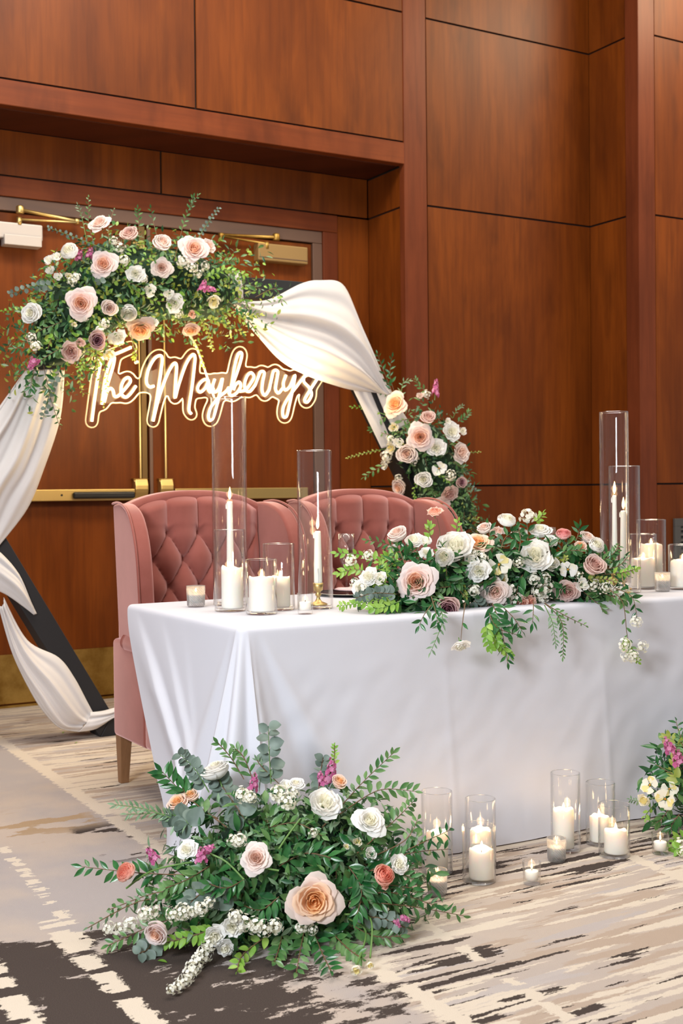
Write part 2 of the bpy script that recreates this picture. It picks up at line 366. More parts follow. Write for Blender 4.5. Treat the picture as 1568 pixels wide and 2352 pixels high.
# doors with their hardware
YD = Yr+.015
def door(n, x0, x1):
    b = MB(); b.box((x0, YD, .012), (x1, YD+.04, 2.662)); o = struct(b.build('door_%d' % n, WOOD, smooth=False, bevel=.003, seg=2)); return o
d1 = door(1, 1.518, 2.588); d2 = door(2, 2.602, 3.672)
for d, x0, x1 in ((d1, 1.53, 2.575), (d2, 2.615, 3.66)):
    b = MB(); b.box((x0, YD-.004, .02), (x1, YD-.0005, .285)); b.build('kick_plate', BRASSD, d, smooth=False)
for d, x0, x1 in ((d1, 2.555, 2.588), (d2, 2.602, 2.622)):
    b = MB(); b.box((x0, YD-.012, .02), (x1, YD-.0005, 2.66)); b.build('astragal', BRONZE if d is d1 else STEEL, d, smooth=False, bevel=.003)
def hardware(d, sgn, xm, rod, x_far, pad):
    b = MB(); b.tube([(rod, YD-.03, 1.2), (rod, YD-.03, 2.42)], .007, 10); b.build('vertical_rod', BRASS, d)
    b = MB(); b.box((rod-.04, YD-.045, 2.42), (rod+.04, YD-.001, 2.56)); b.build('top_latch', BRASS, d, smooth=False, bevel=.006)
    b = MB(); P = []
    for i in range(9):
        a = i/8; z = lerp(1.23, 1.07, a); P.append([(rod-.04, YD-.001, z), (rod-.04, YD-.035-.02*math.sin(a*PI*1.5), z), (rod+.04, YD-.035-.02*math.sin(a*PI*1.5), z), (rod+.04, YD-.001, z)])
    b.grid(P, 0, True); b.f += [(0, 1, 2, 3), tuple(32+q for q in (3, 2, 1, 0))]; b.mi += [0, 0]; b.build('latch_case', BRASS, d, smooth=False, bevel=.008)
    lo, hi = sorted((rod-sgn*.045, x_far))
    b = MB(); b.box((lo, YD-.06, 1.108), (hi, YD-.012, 1.172)); b.box((lo, YD-.02, 1.12), (lo+.1, YD-.001, 1.16)); b.box((hi-.1, YD-.02, 1.12), (hi, YD-.001, 1.16)); bar = b.build('panic_bar', BRASS, d, smooth=False, bevel=.004)
    if pad:
        b = MB(); b.box((pad[0], YD-.085, 1.12), (pad[1], YD-.061, 1.157)); b.build('push_pad', BLACKR, bar, smooth=False, bevel=.01)
        b = MB(); b.tube([(pad[0]-.06, YD-.0615, 1.14), (pad[0]-.06, YD-.058, 1.14)], .006, 12); b.build('keyhole', BLACKR, bar)
hardware(d1, 1, 2.588, 2.537, 1.6, (2.13, 2.485)); hardware(d2, -1, 2.602, 2.690, 3.6, None)
def closer(d, bu, bv, m, pts, arm_m, flat):
    q0 = on_y(bu[0], bv[0], YD); q1 = on_y(bu[1], bv[1], YD)
    b = MB(); b.box((q0.x, YD-.07, q1.z), (q1.x, YD-.001, q0.z)); body = b.build('closer_body', m, d, smooth=False, bevel=.008)
    if not flat:
        b = MB(); mx = lerp(q0.x, q1.x, .35)
        b.box((q0.x+.01, YD-.085, q1.z-.02), (mx-.03, YD-.005, q1.z+.015)); b.box((mx+.06, YD-.085, q1.z-.035), (q1.x-.01, YD-.005, q1.z+.02)); b.build('closer_cover', m, body, smooth=False, bevel=.004)
        b = MB(); b.tube([(mx+.02, YD-.05, q1.z-.045), (mx+.02, YD-.05, q1.z+.005)], .018, 14); b.build('adjusting_screw', m, body)
    else:
        b = MB(); b.box((q0.x+.006, YD-.073, q1.z+.018), (q1.x-.006, YD-.0695, q1.z+.022)); b.build('seam', STEEL, body, smooth=False)
    A = [on_y(u, v, YD-.06) for u, v in pts]; b = MB(); b.tube([A[0], A[1]], .010, 10); b.tube([A[1]+Vector((0, -.012, -.01)), A[2]], .007, 10)
    b.lathe([(0.0, -.02), (.02, -.02), (.022, -.014), (.022, .016), (.016, .022), (0.0, .022)], A[0], 16); b.lathe([(0.0, -.018), (.016, -.018), (.018, .01), (0.0, .014)], A[1], 16); b.lathe([(0.0, -.03), (.014, -.03), (.014, .01), (0.0, .012)], A[2], 14); b.build('closer_arm', arm_m, d)
closer(d1, (-90, 90), (505, 560), GREYMETAL, [(46, 482), (176, 508), (44, 504)], BRASS, False)
closer(d2, (581, 695), (561, 612), TAN, [(634, 545), (508, 540), (612, 560)], BRASSD, True)
b = MB(); b.box((1.518, Yr-.01, 0), (3.672, Yr+.05, .011)); struct(b.build('trim_12', BRASSD, smooth=False))
# vent grille on the right wall
vg = thing('vent_grille', 'dark grey louvred air vent low on the right wood wall', 'vent', (5.806, Yw-.001, .42))
GR = mat('vent_enamel', srgb(74, 72, 70), .5)
b = MB()
for a, c in (((0, -.02, 0), (.5, 0, .05)), ((0, -.02, .48), (.5, 0, .53)), ((0, -.02, .05), (.05, 0, .48)), ((.45, -.02, .05), (.5, 0, .48))): b.box(a, c)
b.build('frame', GR, vg, smooth=False, bevel=.002)
b = MB(); b.box((.05, -.003, .05), (.45, -.0005, .48)); b.build('backing', BLACK, vg, smooth=False)
b = MB(); b.add([(0, -.019, 0), (.4, -.019, 0), (.4, -.005, .022), (0, -.005, .022), (0, -.015, -.002), (.4, -.015, -.002), (.4, -.003, .018), (0, -.003, .018)], [(0, 1, 2, 3), (7, 6, 5, 4), (0, 4, 5, 1), (2, 6, 7, 3), (1, 5, 6, 2), (0, 3, 7, 4)])
sl = b.mesh('slat', GR, False)
for i in range(12): link('slat', sl, vg, Matrix.Translation((.05, 0, .06+i*.036)))
# ------------------------------------------------------------------ hexagonal arch
AY0, AY1 = 5.58, 5.72; HC = (2.565, 1.11); HR = 1.283; HW = .105
arch = thing('hexagon_arch', 'black wooden hexagon arch standing in front of the double doors', 'arch', (HC[0], 5.65, 0))
def hexpt(k, r): a = math.radians(60*k); return Vector((HC[0]+r*math.cos(a), 0, HC[1]+r*math.sin(a)))
for k in range(6):
    o0, o1, i0, i1 = hexpt(k, HR), hexpt(k+1, HR), hexpt(k, HR-HW/math.cos(PI/6)), hexpt(k+1, HR-HW/math.cos(PI/6))
    g = (o1-o0).normalized()*.0006
    o0, i0, o1, i1 = o0+g, i0+g, o1-g, i1-g
    b = MB(); vs_ = [(q.x-HC[0], yy-5.65, q.z) for yy in (AY0, AY1) for q in (o0, o1, i1, i0)]
    b.add(vs_, [(0, 1, 2, 3), (7, 6, 5, 4), (0, 4, 5, 1), (1, 5, 6, 2), (2, 6, 7, 3), (3, 7, 4, 0)])
    b.build('beam', BLACK, arch, smooth=False, bevel=.003, seg=2)
# ------------------------------------------------------------------ neon sign
SY = 5.60
def sg(x, y): return (180+x*580/1568, 780+y*580/1568)
letters = [
 [[(150, 112), (128, 185), (103, 345), (82, 508)], [(120, 122), (190, 104), (258, 78), (326, 48)]],
 [[(145, 403), (158, 290), (178, 190), (205, 120), (222, 112), (214, 165), (188, 250), (166, 330), (160, 385), (176, 325), (198, 303), (214, 318), (222, 350), (242, 352), (268, 328)]],
 [[(268, 328), (300, 292), (322, 258), (308, 236), (282, 252), (264, 295), (268, 340), (294, 358), (325, 332), (356, 288)]],
 [[(468, 288), (440, 294), (421, 262), (432, 190), (468, 122), (502, 100), (519, 118), (510, 200), (485, 370), (462, 506)], [(462, 506), (500, 355), (548, 222), (590, 150), (608, 166), (602, 260), (598, 362), (622, 278), (664, 158), (704, 96), (722, 108), (718, 170), (703, 300), (688, 395), (685, 440), (700, 462)]],
 [[(808, 258), (782, 248), (750, 275), (738, 308), (756, 326), (786, 300), (806, 258), (802, 300), (816, 326), (838, 302)]],
 [[(845, 246), (832, 290), (842, 326), (868, 306), (892, 242), (876, 330), (852, 430), (832, 492), (812, 500), (806, 468), (826, 412), (872, 356), (914, 322), (932, 296)]],
 [[(932, 338), (950, 275), (965, 180), (986, 100), (1004, 80), (1013, 98), (996, 165), (962, 262), (936, 330), (952, 348), (984, 328), (1006, 290), (996, 264), (972, 284), (962, 312)]],
 [[(1000, 322), (1036, 312), (1070, 268), (1088, 230), (1070, 206), (1046, 226), (1030, 274), (1036, 312), (1062, 322), (1096, 282)]],
 [[(1096, 282), (1114, 234), (1130, 200), (1152, 206), (1142, 262), (1138, 318), (1156, 346), (1182, 312)]],
 [[(1182, 312), (1196, 250), (1211, 195), (1236, 200), (1228, 258), (1222, 308), (1240, 332), (1266, 302)]],
 [[(1286, 222), (1270, 272), (1280, 312), (1310, 292), (1342, 222), (1328, 310), (1308, 405), (1290, 476), (1268, 474), (1270, 420), (1304, 356), (1352, 292)]],
 [[(1352, 292), (1400, 232), (1442, 214)], [(1442, 214), (1404, 226), (1398, 262), (1430, 298), (1446, 342), (1420, 388), (1402, 376), (1426, 330), (1468, 264), (1492, 228)]]]
NEON = glow_mat('warm_white_neon', (1, .80, .50, 1), 8); NJ = glow_mat('neon_halo_jacket', (1, .56, .18, 1), .42, True)  # silicone jacket whose glow imitates the halo of light round the tubes
sc0 = on_y(*sg(800, 300), SY)
sign = thing('neon_sign', 'glowing warm white neon script sign hanging inside the black arch', 'neon sign', sc0)
strokes = []
for L in letters:
    b = MB(); j = MB()
    for st in L:
        P = [on_y(*sg(*q), SY) for q in spline([(q[0], q[1], 0) for q in st], 7) for q in [(q.x, q.y)]]
        strokes.append(P); P = [q-sc0 for q in P]
        b.tube([q+Vector((0, -.004, 0)) for q in P], .0056, 8); j.tube(P, .0092, 10)
    o = b.build('neon_letter', NEON, sign); j.build('halo_jacket', NJ, o)
# wavy acrylic backing: outline at a fixed distance round the strokes
pts2 = np.array([(q.x, q.z) for P in strokes for q in P])
for a, c in ((356, 468),): pts2 = np.vstack([pts2]+[np.array([[*(lambda q: (q.x, q.z))(on_y(*sg(lerp(a, c, t/8), 288), SY))]]) for t in range(9)])
h_ = .006; x0, z0 = pts2.min(0)-.08; nx, nz = int((pts2[:, 0].max()+.08-x0)/h_), int((pts2[:, 1].max()+.08-z0)/h_)
gx, gz = np.meshgrid(x0+h_*np.arange(nx), z0+h_*np.arange(nz), indexing='ij'); D = np.full(gx.shape, 9.0)
for q in pts2: D = np.minimum(D, np.hypot(gx-q[0], gz-q[1]))
for _ in range(6): D = (D+np.roll(D, 1, 0)+np.roll(D, -1, 0)+np.roll(D, 1, 1)+np.roll(D, -1, 1))/5
def contour(D, lv):
    seg = {}
    def ip(i, j, k, l): a, c = D[i, j]-lv, D[k, l]-lv; f = a/(a-c); return (round(i+f*(k-i), 4), round(j+f*(l-j), 4))
    for i in range(D.shape[0]-1):
        for j in range(D.shape[1]-1):
            c = [(i, j), (i+1, j), (i+1, j+1), (i, j+1)]; s = [D[q] < lv for q in c]
            if all(s) or not any(s): continue
            e = [(ip(*c[q], *c[(q+1) % 4]), s[q]) for q in range(4) if s[q] != s[(q+1) % 4]]
            ins = [p for p, f in e if f]; outs = [p for p, f in e if not f]
            for a, c2 in zip(ins, outs): seg[a] = c2
    best = []
    while seg:
        a = next(iter(seg)); lp = [a]; nxt = seg.pop(a)
        while nxt in seg: lp.append(nxt); nxt = seg.pop(nxt)
        if len(lp) > len(best): best = lp
    return best
lp = [Vector((x0+h_*i-sc0.x, 0, z0+h_*j-sc0.z)) for i, j in contour(D, .031)][::2]
EDGE = cloth_mat('lit_acrylic_edge', srgb(255, 236, 206), .5, .3)
b = MB(); b.tube(lp+[lp[0], lp[1]], .0034, 6, caps=False); b.build('acrylic_rim', EDGE, sign)
b = MB(); n_ = len(lp); b.add([tuple(q+Vector((0, .012, 0))) for q in lp]+[tuple(q+Vector((0, .016, 0))) for q in lp], [tuple(range(n_)), tuple(2*n_-1-i for i in range(n_))]+[(i, i+n_, (i+1) % n_+n_, (i+1) % n_) for i in range(n_)])
b.build('acrylic_board', ACRYL, sign, smooth=False)
CORD = mat('clear_white_cord', srgb(236, 222, 200), .4)
b = MB(); b.tube([q-sc0 for q in spline([on_y(430, 762, SY), on_y(452, 800, SY), on_y(470, 850, SY), on_y(492, 915, SY+.01)], 8)], .0055, 8); b.build('power_cord', CORD, sign)
for u, v in ((314, 832), (660, 830)):
    q = on_y(u, v, SY); b = MB(); b.tube([q-sc0, Vector((q.x, q.y, 2.118))-sc0], .0012, 6); b.tube([q-sc0+Vector((0, -.008, 0)), q-sc0+Vector((0, .014, 0))], .008, 10); b.build('hanging_wire', CORD, sign)
# soft light thrown by the tubes
for u in (270, 400, 540, 670):
    l = bpy.data.lights.new('neon_glow', 'POINT'); l.energy = 7.5; l.color = (1, .74, .4); l.shadow_soft_size = .12
    o = link('neon_glow', l); o.location = on_y(u, 880, SY-.06)
# ------------------------------------------------------------------ chiffon drapes
def drape(name, parent, rows, y, bulge, nfold, amp, n=40, k=30, seed=0, back=.0):
    """rows: pixel polylines from one edge of the cloth to the other; folds run across them"""
    r = random.Random(seed); P = []
    R = [[on_y(u, v, y) for u, v in q] for q in rows]; R = [spline(q, 8) for q in R]
    for i in range(n+1):
        t = i/n; line = []
        for j in range(k+1):
            s = j/k
            ctrl = [interp(q, s) for q in R]
            x = t*(len(ctrl)-1); i0 = min(int(x), len(ctrl)-2); f = x-i0
            p0, p1, p2, p3 = ctrl[max(i0-1, 0)], ctrl[i0], ctrl[i0+1], ctrl[min(i0+2, len(ctrl)-1)]
            q = .5*((2*p1)+(p2-p0)*f+(2*p0-5*p1+4*p2-p3)*f*f+(-p0+3*p1-3*p2+p3)*f**3)
            ph = t*nfold*2*PI+1.2*math.sin(s*2.2+seed)+.8*mnoise.noise((t*3, s*2, seed))
            d = amp*(math.sin(ph)+.45*math.sin(2.3*ph+s*3))*math.sin(PI*min(max(t*1.06-.03, 0.04), .96))*(.45+.55*math.sin(PI*s))
            d += bulge*math.sin(PI*t)*math.sin(PI*min(max(s, .12), .9))
            line.append((q.x, q.y-d+back*t, q.z))
        P.append(line)
    b = MB(); b.grid(P); o = b.build(name, CHIF, parent); o.modifiers.new('thickness', 'SOLIDIFY').thickness = .0012; return o
dr = thing('chiffon_drape', 'ivory chiffon swag hung over the top right of the black arch', 'drape', (3.3, 5.54, 1.65), 'chiffon drapes on the arch')
def rel(o, c): o.matrix_parent_inverse = Matrix.Translation(-Vector(c)); return o
c_ = (3.3, 5.54, 1.65)
rel(drape('swag', dr, [[(536, 688), (610, 690), (690, 652), (735, 644), (788, 655), (826, 740), (862, 822), (892, 900)],
             [(536, 694), (606, 716), (690, 720), (752, 742), (800, 780), (836, 826), (866, 872), (890, 905)],
             [(537, 702), (596, 748), (664, 792), (724, 818), (780, 846), (820, 868), (858, 892), (884, 908)],
             [(538, 708), (590, 770), (640, 825), (690, 856), (740, 876), (800, 894), (846, 900), (880, 904)]], AY0-.012, .085, 3.2, .024, 60, 60, 1), c_)
rel(drape('wrap', dr, [[(806, 885), (842, 960), (876, 1030)], [(828, 890), (862, 966), (890, 1026)], [(848, 892), (876, 960), (904, 1024)]], AY0-.008, .015, 1.2, .006, 16, 20, 2), c_)
rel(drape('tail', dr, [[(524, 628), (522, 660), (530, 700)], [(538, 622), (540, 660), (546, 704)], [(552, 626), (556, 660), (560, 690)]], AY0-.03, .04, 1.5, .012, 16, 16, 5), c_)
rel(drape('wrap', dr, [[(864, 900), (880, 940), (905, 990)], [(884, 896), (900, 930), (925, 980)], [(896, 894), (915, 930), (940, 970)]], AY0-.006, .015, 1.2, .006, 12, 16, 4), c_)
dl = thing('chiffon_drape', 'ivory chiffon length wound down the left side of the black arch', 'drape', (1.5, 5.54, .9), 'chiffon drapes on the arch')
c_ = (1.5, 5.54, .9)
rel(drape('swag', dl, [[(148, 850), (138, 960), (100, 1080), (62, 1170), (-6, 1258)], [(120, 850), (96, 970), (58, 1080), (14, 1160), (-26, 1250)], [(92, 850), (50, 950), (10, 1040), (-30, 1130), (-46, 1242)], [(62, 850), (6, 950), (-50, 1040), (-80, 1130), (-66, 1236)], [(50, 862), (-20, 960), (-90, 1060), (-110, 1150), (-76, 1230)]], AY0-.02, .06, 3.4, .022, 60, 50, 3), c_)
rel(drape('wrap', dl, [[(-40, 1240), (4, 1272), (44, 1320), (70, 1380), (84, 1410)], [(-50, 1262), (-5, 1300), (36, 1340), (62, 1380), (80, 1410)], [(-60, 1300), (-20, 1346), (18, 1368), (52, 1392), (78, 1412)]], AY0-.010, .03, 2, .010, 24, 24, 6), c_)
rel(drape('wrap', dl, [[(8, 1372), (62, 1470), (134, 1510), (170, 1556), (198, 1608), (214, 1638)], [(6, 1384), (54, 1490), (112, 1560), (146, 1606), (176, 1640), (200, 1655)], [(2, 1392), (40, 1512), (92, 1600), (120, 1640), (150, 1665), (188, 1668)], [(-4, 1390), (28, 1500), (72, 1592), (104, 1640), (138, 1672), (182, 1681)]], AY0-.008, .05, 3, .012, 40, 40, 7), c_)
rel(drape('wrap', dl, [[(208, 1636), (240, 1632), (286, 1618)], [(200, 1655), (240, 1645), (286, 1630)], [(180, 1681), (220, 1674), (262, 1648), (290, 1640)]], AY0-.02, .03, 1.5, .010, 20, 24, 8), c_)
# ------------------------------------------------------------------ wing chairs
def chair(label, cx):
    c = thing('wing_chair', label, 'chair', (cx, 4.45, 0), 'tufted wing chairs behind the table')
    if chair.proto is not None:
        def cp(src, par):
            for ch in src.children:
                q = ch.copy(); COL.objects.link(q); q.parent = par; cp(ch, q)
        cp(chair.proto, c); return c
    chair.proto = c
    HWB, ZB = .265, .44
    def ztop(x): return 1.155-.30*abs(x/.36)**2.4*.30-(.0 if abs(x) < .2 else .35*(abs(x)-.2)**2)
    # tufted front of the back
    a_, zr, rs = .132, .985, .105
    N, K = 110, 120; P = []
    btn = []
    for r in range(-6, 1):
        for q in range(-4, 5):
            x = (q+(.5 if r % 2 else 0))*a_; z = zr+r*rs
            if abs(x) < HWB-.02: btn.append((x, z))
    vb = rs
    for i in range(N+1):
        x = lerp(-HWB, HWB, i/N); row = []
        for k in range(K+1):
            zt = ztop(x)-.012; z = lerp(ZB, zt, k/K)
            pp = (x/a_+(z-zr)/(2*vb)); qq = (x/a_-(z-zr)/(2*vb))
            if z > zr:
                # above the top buttons only upright folds run to the edge
                fr = abs(math.sin(PI*x/a_)); h = lerp((abs(math.sin(PI*pp))*abs(math.sin(PI*qq)))**.38, fr**.5, sstep(zr, zr+.04, z))
            else: h = (abs(math.sin(PI*pp))*abs(math.sin(PI*qq)))**.38
            d = .036*h
            dm = min((x-bx)**2+(z-bz)**2 for bx, bz in btn); d -= .016*math.exp(-dm/.00022)
            e = sstep(0, .05, HWB-abs(x))*1.0; d = d*lerp(.3, 1, e)*lerp(.35, 1, sstep(0, .05, zt-z))
            d -= .03*(1-sstep(0, .035, zt-z))
            row.append((x, .125-d+.05*(z-.8)*.9, z))
        P.append(row)
    b = MB(); b.grid(P); back = b.build('backrest', VELVET, c)
    b = MB()
    for bx, bz in btn:
        if .55 < bz < 1.02: pass
    bt = MB(); bt.lathe([(0, -.006), (.006, -.005), (.010, 0), (.008, .004)], n=12); btm = bt.mesh('button', VELVET)
    for bx, bz in btn:
        if bz > .5 and abs(bx) < HWB-.03: link('button', btm, back, Matrix.Translation((bx, .125+.013+.05*(bz-.8)*.9, bz)) @ Matrix.Rotation(PI/2, 4, 'X') @ Matrix.Scale(-1, 4, (0, 0, 1)))
    # outer shell of the back
    prof = [(x, ztop(x)) for x in np.linspace(-.31, .31, 31)]
    b = MB(); n = len(prof); yf, yb = .130, .225
    vs_ = []
    for yy in (yf, yb):
        for x, z in prof: vs_.append((x, yy+.05*(z-.8)*.9, z))
        for x, z in prof[::-1]: vs_.append((x, yy, .19))
    m_ = 2*n
    b.add(vs_, [tuple(range(m_)), tuple(2*m_-1-i for i in range(m_))]+[(i, i+m_, (i+1) % m_+m_, (i+1) % m_) for i in range(m_)])
    b.build('back_shell', VELVET, c, smooth=True, bevel=.022, seg=4).data.set_sharp_from_angle(angle=.9)
    # wings
    for s in (-1, 1):
        pr = [(.20, 1.10), (.12, 1.105), (.05, 1.095), (-.02, 1.068), (-.07, 1.02), (-.105, .95), (-.118, .86), (-.118, .66), (-.118, .57), (.20, .57)]
        pr = [(q.x, q.y) for q in spline([(a, z, 0) for a, z in pr[:-2]], 5)]+pr[-2:]
        b = MB(); n = len(pr); vs_ = []
        for off in (0, .062):
            for yy, z in pr:
                f = (.20-yy)/.32; vs_.append((s*(.256+.03*f+off+.012*sstep(.6, 1.1, z)), yy+.03*(z-.8), z))
        fs = [tuple(range(n)), tuple(2*n-1-i for i in range(n))]+[(i, i+n, (i+1) % n+n, (i+1) % n) for i in range(n)]
        if s > 0: fs = [q[::-1] for q in fs]
        b.add(vs_, fs); wg = b.build('wing', VELVET, c, bevel=.024, seg=5); wg.data.set_sharp_from_angle(angle=1.2)
        # piping along the outer edge of the wing
        b = MB(); b.tube([(s*(.256+.03*(.20-yy)/.32+.064+.012*sstep(.6, 1.1, z)), yy-.004+.03*(z-.8), z+.004) for yy, z in pr[:-2]], .005, 6); b.build('piping', VELVET, wg)
        b = MB(); b.box((s*.262 if s > 0 else -.338, -.125, .19), (.338 if s > 0 else -.262, .215, .575)); b.box((s*.263 if s > 0 else -.337, -.36, .191), (.337 if s > 0 else -.263, -.12, .50)); b.build('side_panel', VELVET, c, bevel=.018, seg=4)
        # scrolled arm
        b = MB(); b.tube([(s*.30, -.14+.0*i, .56) if i == 0 else (s*.30, lerp(-.15, .12, i/6), .565) for i in range(7)], [.036, .043, .045, .045, .045, .045, .04], 16); b.build('arm', VELVET, c)
    b = MB(); b.box((-.258, -.375, .36), (.258, .125, .47)); b.build('seat', VELVET, c, bevel=.035, seg=5)
    b = MB(); b.box((-.26, -.36, .19), (.26, .128, .358)); b.build('seat_rail', VELVET, c, bevel=.012)
    for sx in (-1, 1):
        for yy in (-.325, .19):
            b = MB(); x, w1, w0 = sx*.303, .026, .017; oy = .012 if yy > 0 else -.006
            b.add([(x-w0, yy-w0+oy, 0), (x+w0, yy-w0+oy, 0), (x+w0, yy+w0+oy, 0), (x-w0, yy+w0+oy, 0), (x-w1, yy-w1, .195), (x+w1, yy-w1, .195), (x+w1, yy+w1, .195), (x-w1, yy+w1, .195)], [(0, 3, 2, 1), (4, 5, 6, 7), (0, 1, 5, 4), (1, 2, 6, 5), (2, 3, 7, 6), (3, 0, 4, 7)])
            b.build('leg', LEGW, c, smooth=False, bevel=.003, seg=2)
    return c
chair.proto = None
chair('dusty rose velvet tufted wing chair behind the pillar candles at the table end', 2.0)
chair('dusty rose velvet tufted wing chair partly hidden behind the long table flowers', 2.775)
# ------------------------------------------------------------------ table and cloth
TX0, TX1, TY0, TY1, ZT = 1.545, 3.60, 3.235, 4.165, .752
tb = thing('banquet_table', 'rectangular banquet table hidden under the white tablecloth', 'table', (2.57, 3.7, 0))
def rb(name, a, c, mt, bev=0):
    b = MB(); b.box((a[0]-2.57, a[1]-3.7, a[2]), (c[0]-2.57, c[1]-3.7, c[2])); return b.build(name, mt, tb, smooth=False, bevel=bev)
rb('tabletop', (TX0+.012, TY0+.012, .715), (TX1-.012, TY1-.012, .7475), mat('table_laminate', srgb(190, 180, 168), .5), .006)
for x in (TX0+.3, TX1-.34):
    for y in (TY0+.3, TY1-.16): rb('leg', (x, y, 0), (x+.035, y+.035, .715), GREYMETAL)
def tablecloth():
    R = .018
    # perimeter: back-left corner -> front-left -> front-right -> back-right
    seq = []
    def seg(p, q, n):
        for i in range(n): seq.append((lerp(p[0], q[0], i/n), lerp(p[1], q[1], i/n)))
    L1, L2, L3 = TY1-TY0, TX1-TX0, TY1-TY0
    n1, n2, n3, nc = 90, 220, 60, 24
    cols = []   # (kind, a)
    for i in range(n1): cols.append(('L', i/n1))
    for i in range(nc): cols.append(('C', i/nc))
    for i in range(n2): cols.append(('F', i/n2))
    for i in range(nc): cols.append(('D', i/nc))
    for i in range(n3+1): cols.append(('R', i/n3))
    NT_ = 64
    def nz(a, b_, c): return mnoise.noise((a, b_, c))
    def pt(kind, a, t):
        z = lerp(ZT-R, .004, t); zz = z
        def corner_bump(s):   # s: distance from the corner along the edge, folds fan out with t
            w_ = s/(t*.62+.06)
            e = math.exp(-(w_/.62)**2)
            return e*t*(.04+.065*math.cos(w_*10.5-.6)+.02*math.cos(w_*21))
        if kind == 'L':
            yb = TY1-.02-.46*t**1.25
            y = lerp(yb, TY0+R, a); x = TX0
            dist = (1-a)*(yb-TY0)
            fl = -.01-.035*t**1.2
            # diagonal ridges pulled from the back corner down to the front
            for a0, k, wd, am in ((.08, .62, .16, .026), (.34, .42, .15, .014), (.55, .1, .16, .006)):
                dd = (a-(a0+k*t*1.1))/wd; fl -= am*min(t*3, 1)*(math.exp(-dd*dd) if dd < 0 else math.exp(-(dd*4.5)**2))
            x += fl-corner_bump(dist)*.8-.004*nz(a*5, t*3, 1)*t
            x += .05*t**2*(1-a)*0.2
            return (x, y-.0*corner_bump(dist), z)
        if kind in 'CD':
            ang = a*PI/2; s = 0
            fl = .012+.045*t**1.2; cb = corner_bump(0.0)*(1+.5*math.sin(a*PI)*1)
            rx = R+fl+cb*.9
            rid = t*.042*math.cos((a-.5)*PI*4.0)*1.0
            rr = rx+rid
            if kind == 'C': return (TX0+R-rr*math.cos(ang), TY0+R-rr*math.sin(ang), z)
            return (TX1-R+rr*math.sin(ang), TY0+R-rr*math.cos(ang), z)
        if kind == 'F':
            x = lerp(TX0+R, TX1-R, a); y = TY0
            fl = .012+.062*t**1.15
            s0 = a*L2; s1 = (1-a)*L2
            fl += corner_bump(s0)*.9+corner_bump(s1)*.9
            fl += .012*t*nz(x*2.3, t*1.4, 4)+.005*t*nz(x*6-t*2.2, t*2.5, 2)+.0025*nz(x*14+t*6, t*9, 8)*min(1, t*4)
            for q in (2.25, 2.9): fl += .004*math.exp(-((x-q)/.012)**2)*t
            # soft pulls towards the far corner
            for b0, k, am in ((3.05, .35, .010), (3.22, .3, .014), (2.7, .3, .006)):
                dd = (x-(b0+k*(1-t)))/.05; fl += am*t*math.exp(-dd*dd)
            return (x, y-fl, z)
        y = lerp(TY0+R, TY1, a); s = a*L3
        return (TX1+.012+.045*t**1.2+corner_bump(s)*.9+.006*t*nz(y*6, t*2, 3), y, z)
    P = []
    for kind, a in cols:
        p0 = pt(kind, a, 0.0)
        # rounded edge rolling from the top
        if kind == 'L': nrm = Vector((-1, 0, 0))
        elif kind == 'F': nrm = Vector((0, -1, 0))
        elif kind == 'R': nrm = Vector((1, 0, 0))
        else:
            an = a*PI/2; nrm = Vector((-math.cos(an), -math.sin(an), 0)) if kind == 'C' else Vector((math.sin(an), -math.cos(an), 0))
        col = []
        for q in range(4):
            an = q/4*PI/2; col.append((p0[0]-nrm.x*R*(1-math.sin(an)), p0[1]-nrm.y*R*(1-math.sin(an)), ZT-R+R*math.cos(an)))
        for k in range(NT_+1): col.append(pt(kind, a, (k/NT_)**1.0))
        P.append(col)
    b = MB(); b.grid(P)
    # back overhang (short) and top
    ring = [P[i][0] for i in range(len(P))]; k0 = len(b.v)
    cx_, cy_ = (TX0+TX1)/2, (TY0+TY1)/2
    b.v += [(lerp(q[0], cx_, .5), lerp(q[1], cy_, .5), ZT) for q in ring]; n = len(ring); st_ = NT_+5
    for i in range(n-1): b.f.append((i*st_, (i+1)*st_, k0+i+1, k0+i)); b.mi.append(0)
    b.f.append((k0+n-1, (n-1)*st_, 0, k0)); b.mi.append(0)
    b.f.append(tuple(k0+i for i in range(n))); b.mi.append(0)
    o = b.build('tablecloth', LINEN); tag(o, 'floor-length white linen tablecloth draped over the long table', 'tablecloth'); o.data.set_sharp_from_angle(angle=1.3)
    return o
tablecloth()
# ------------------------------------------------------------------ candles and glass
def glass_cyl(label, u, vb, vt, wpx, zb, mt=None, name='glass_cylinder', group='clear glass cylinder candle holders', cat='candle holder'):
    """stands on height zb, its foot's front edge at pixel row vb"""
    p = on_z(u, vb, zb); k = pxm(p); r = wpx/2/k
    d = ray(u, vb); hd = Vector((d.x, d.y, 0)).normalized(); c = Vector((p.x, p.y, zb))+hd*r*.95
    k = pxm(c); r = wpx/2/k
    top = on_y(u, vt, c.y).z; d0 = CAMP; h = top-zb
    o = None
    return c, r, h
def add_cyl(label, c, r, h):
    b = MB(); T = .0032
    b.lathe([(0, .0006), (r-.004, .0006), (r, .004), (r, h-.0015)], n=48); b.lathe([(r, h-.0015), (r-.0008, h), (r-T+.0008, h), (r-T, h-.0015)], n=48, mi=1); b.lathe([(r-T, h-.0015), (r-T, .012), (r-T-.003, .010), (0, .010)], n=48)
    o = b.build('glass_cylinder', [GLASS, RIM]); o.location = c; o.data.set_sharp_from_angle(angle=.9)
    return tag(o, label, 'candle holder', 'clear glass cylinders round the candles')
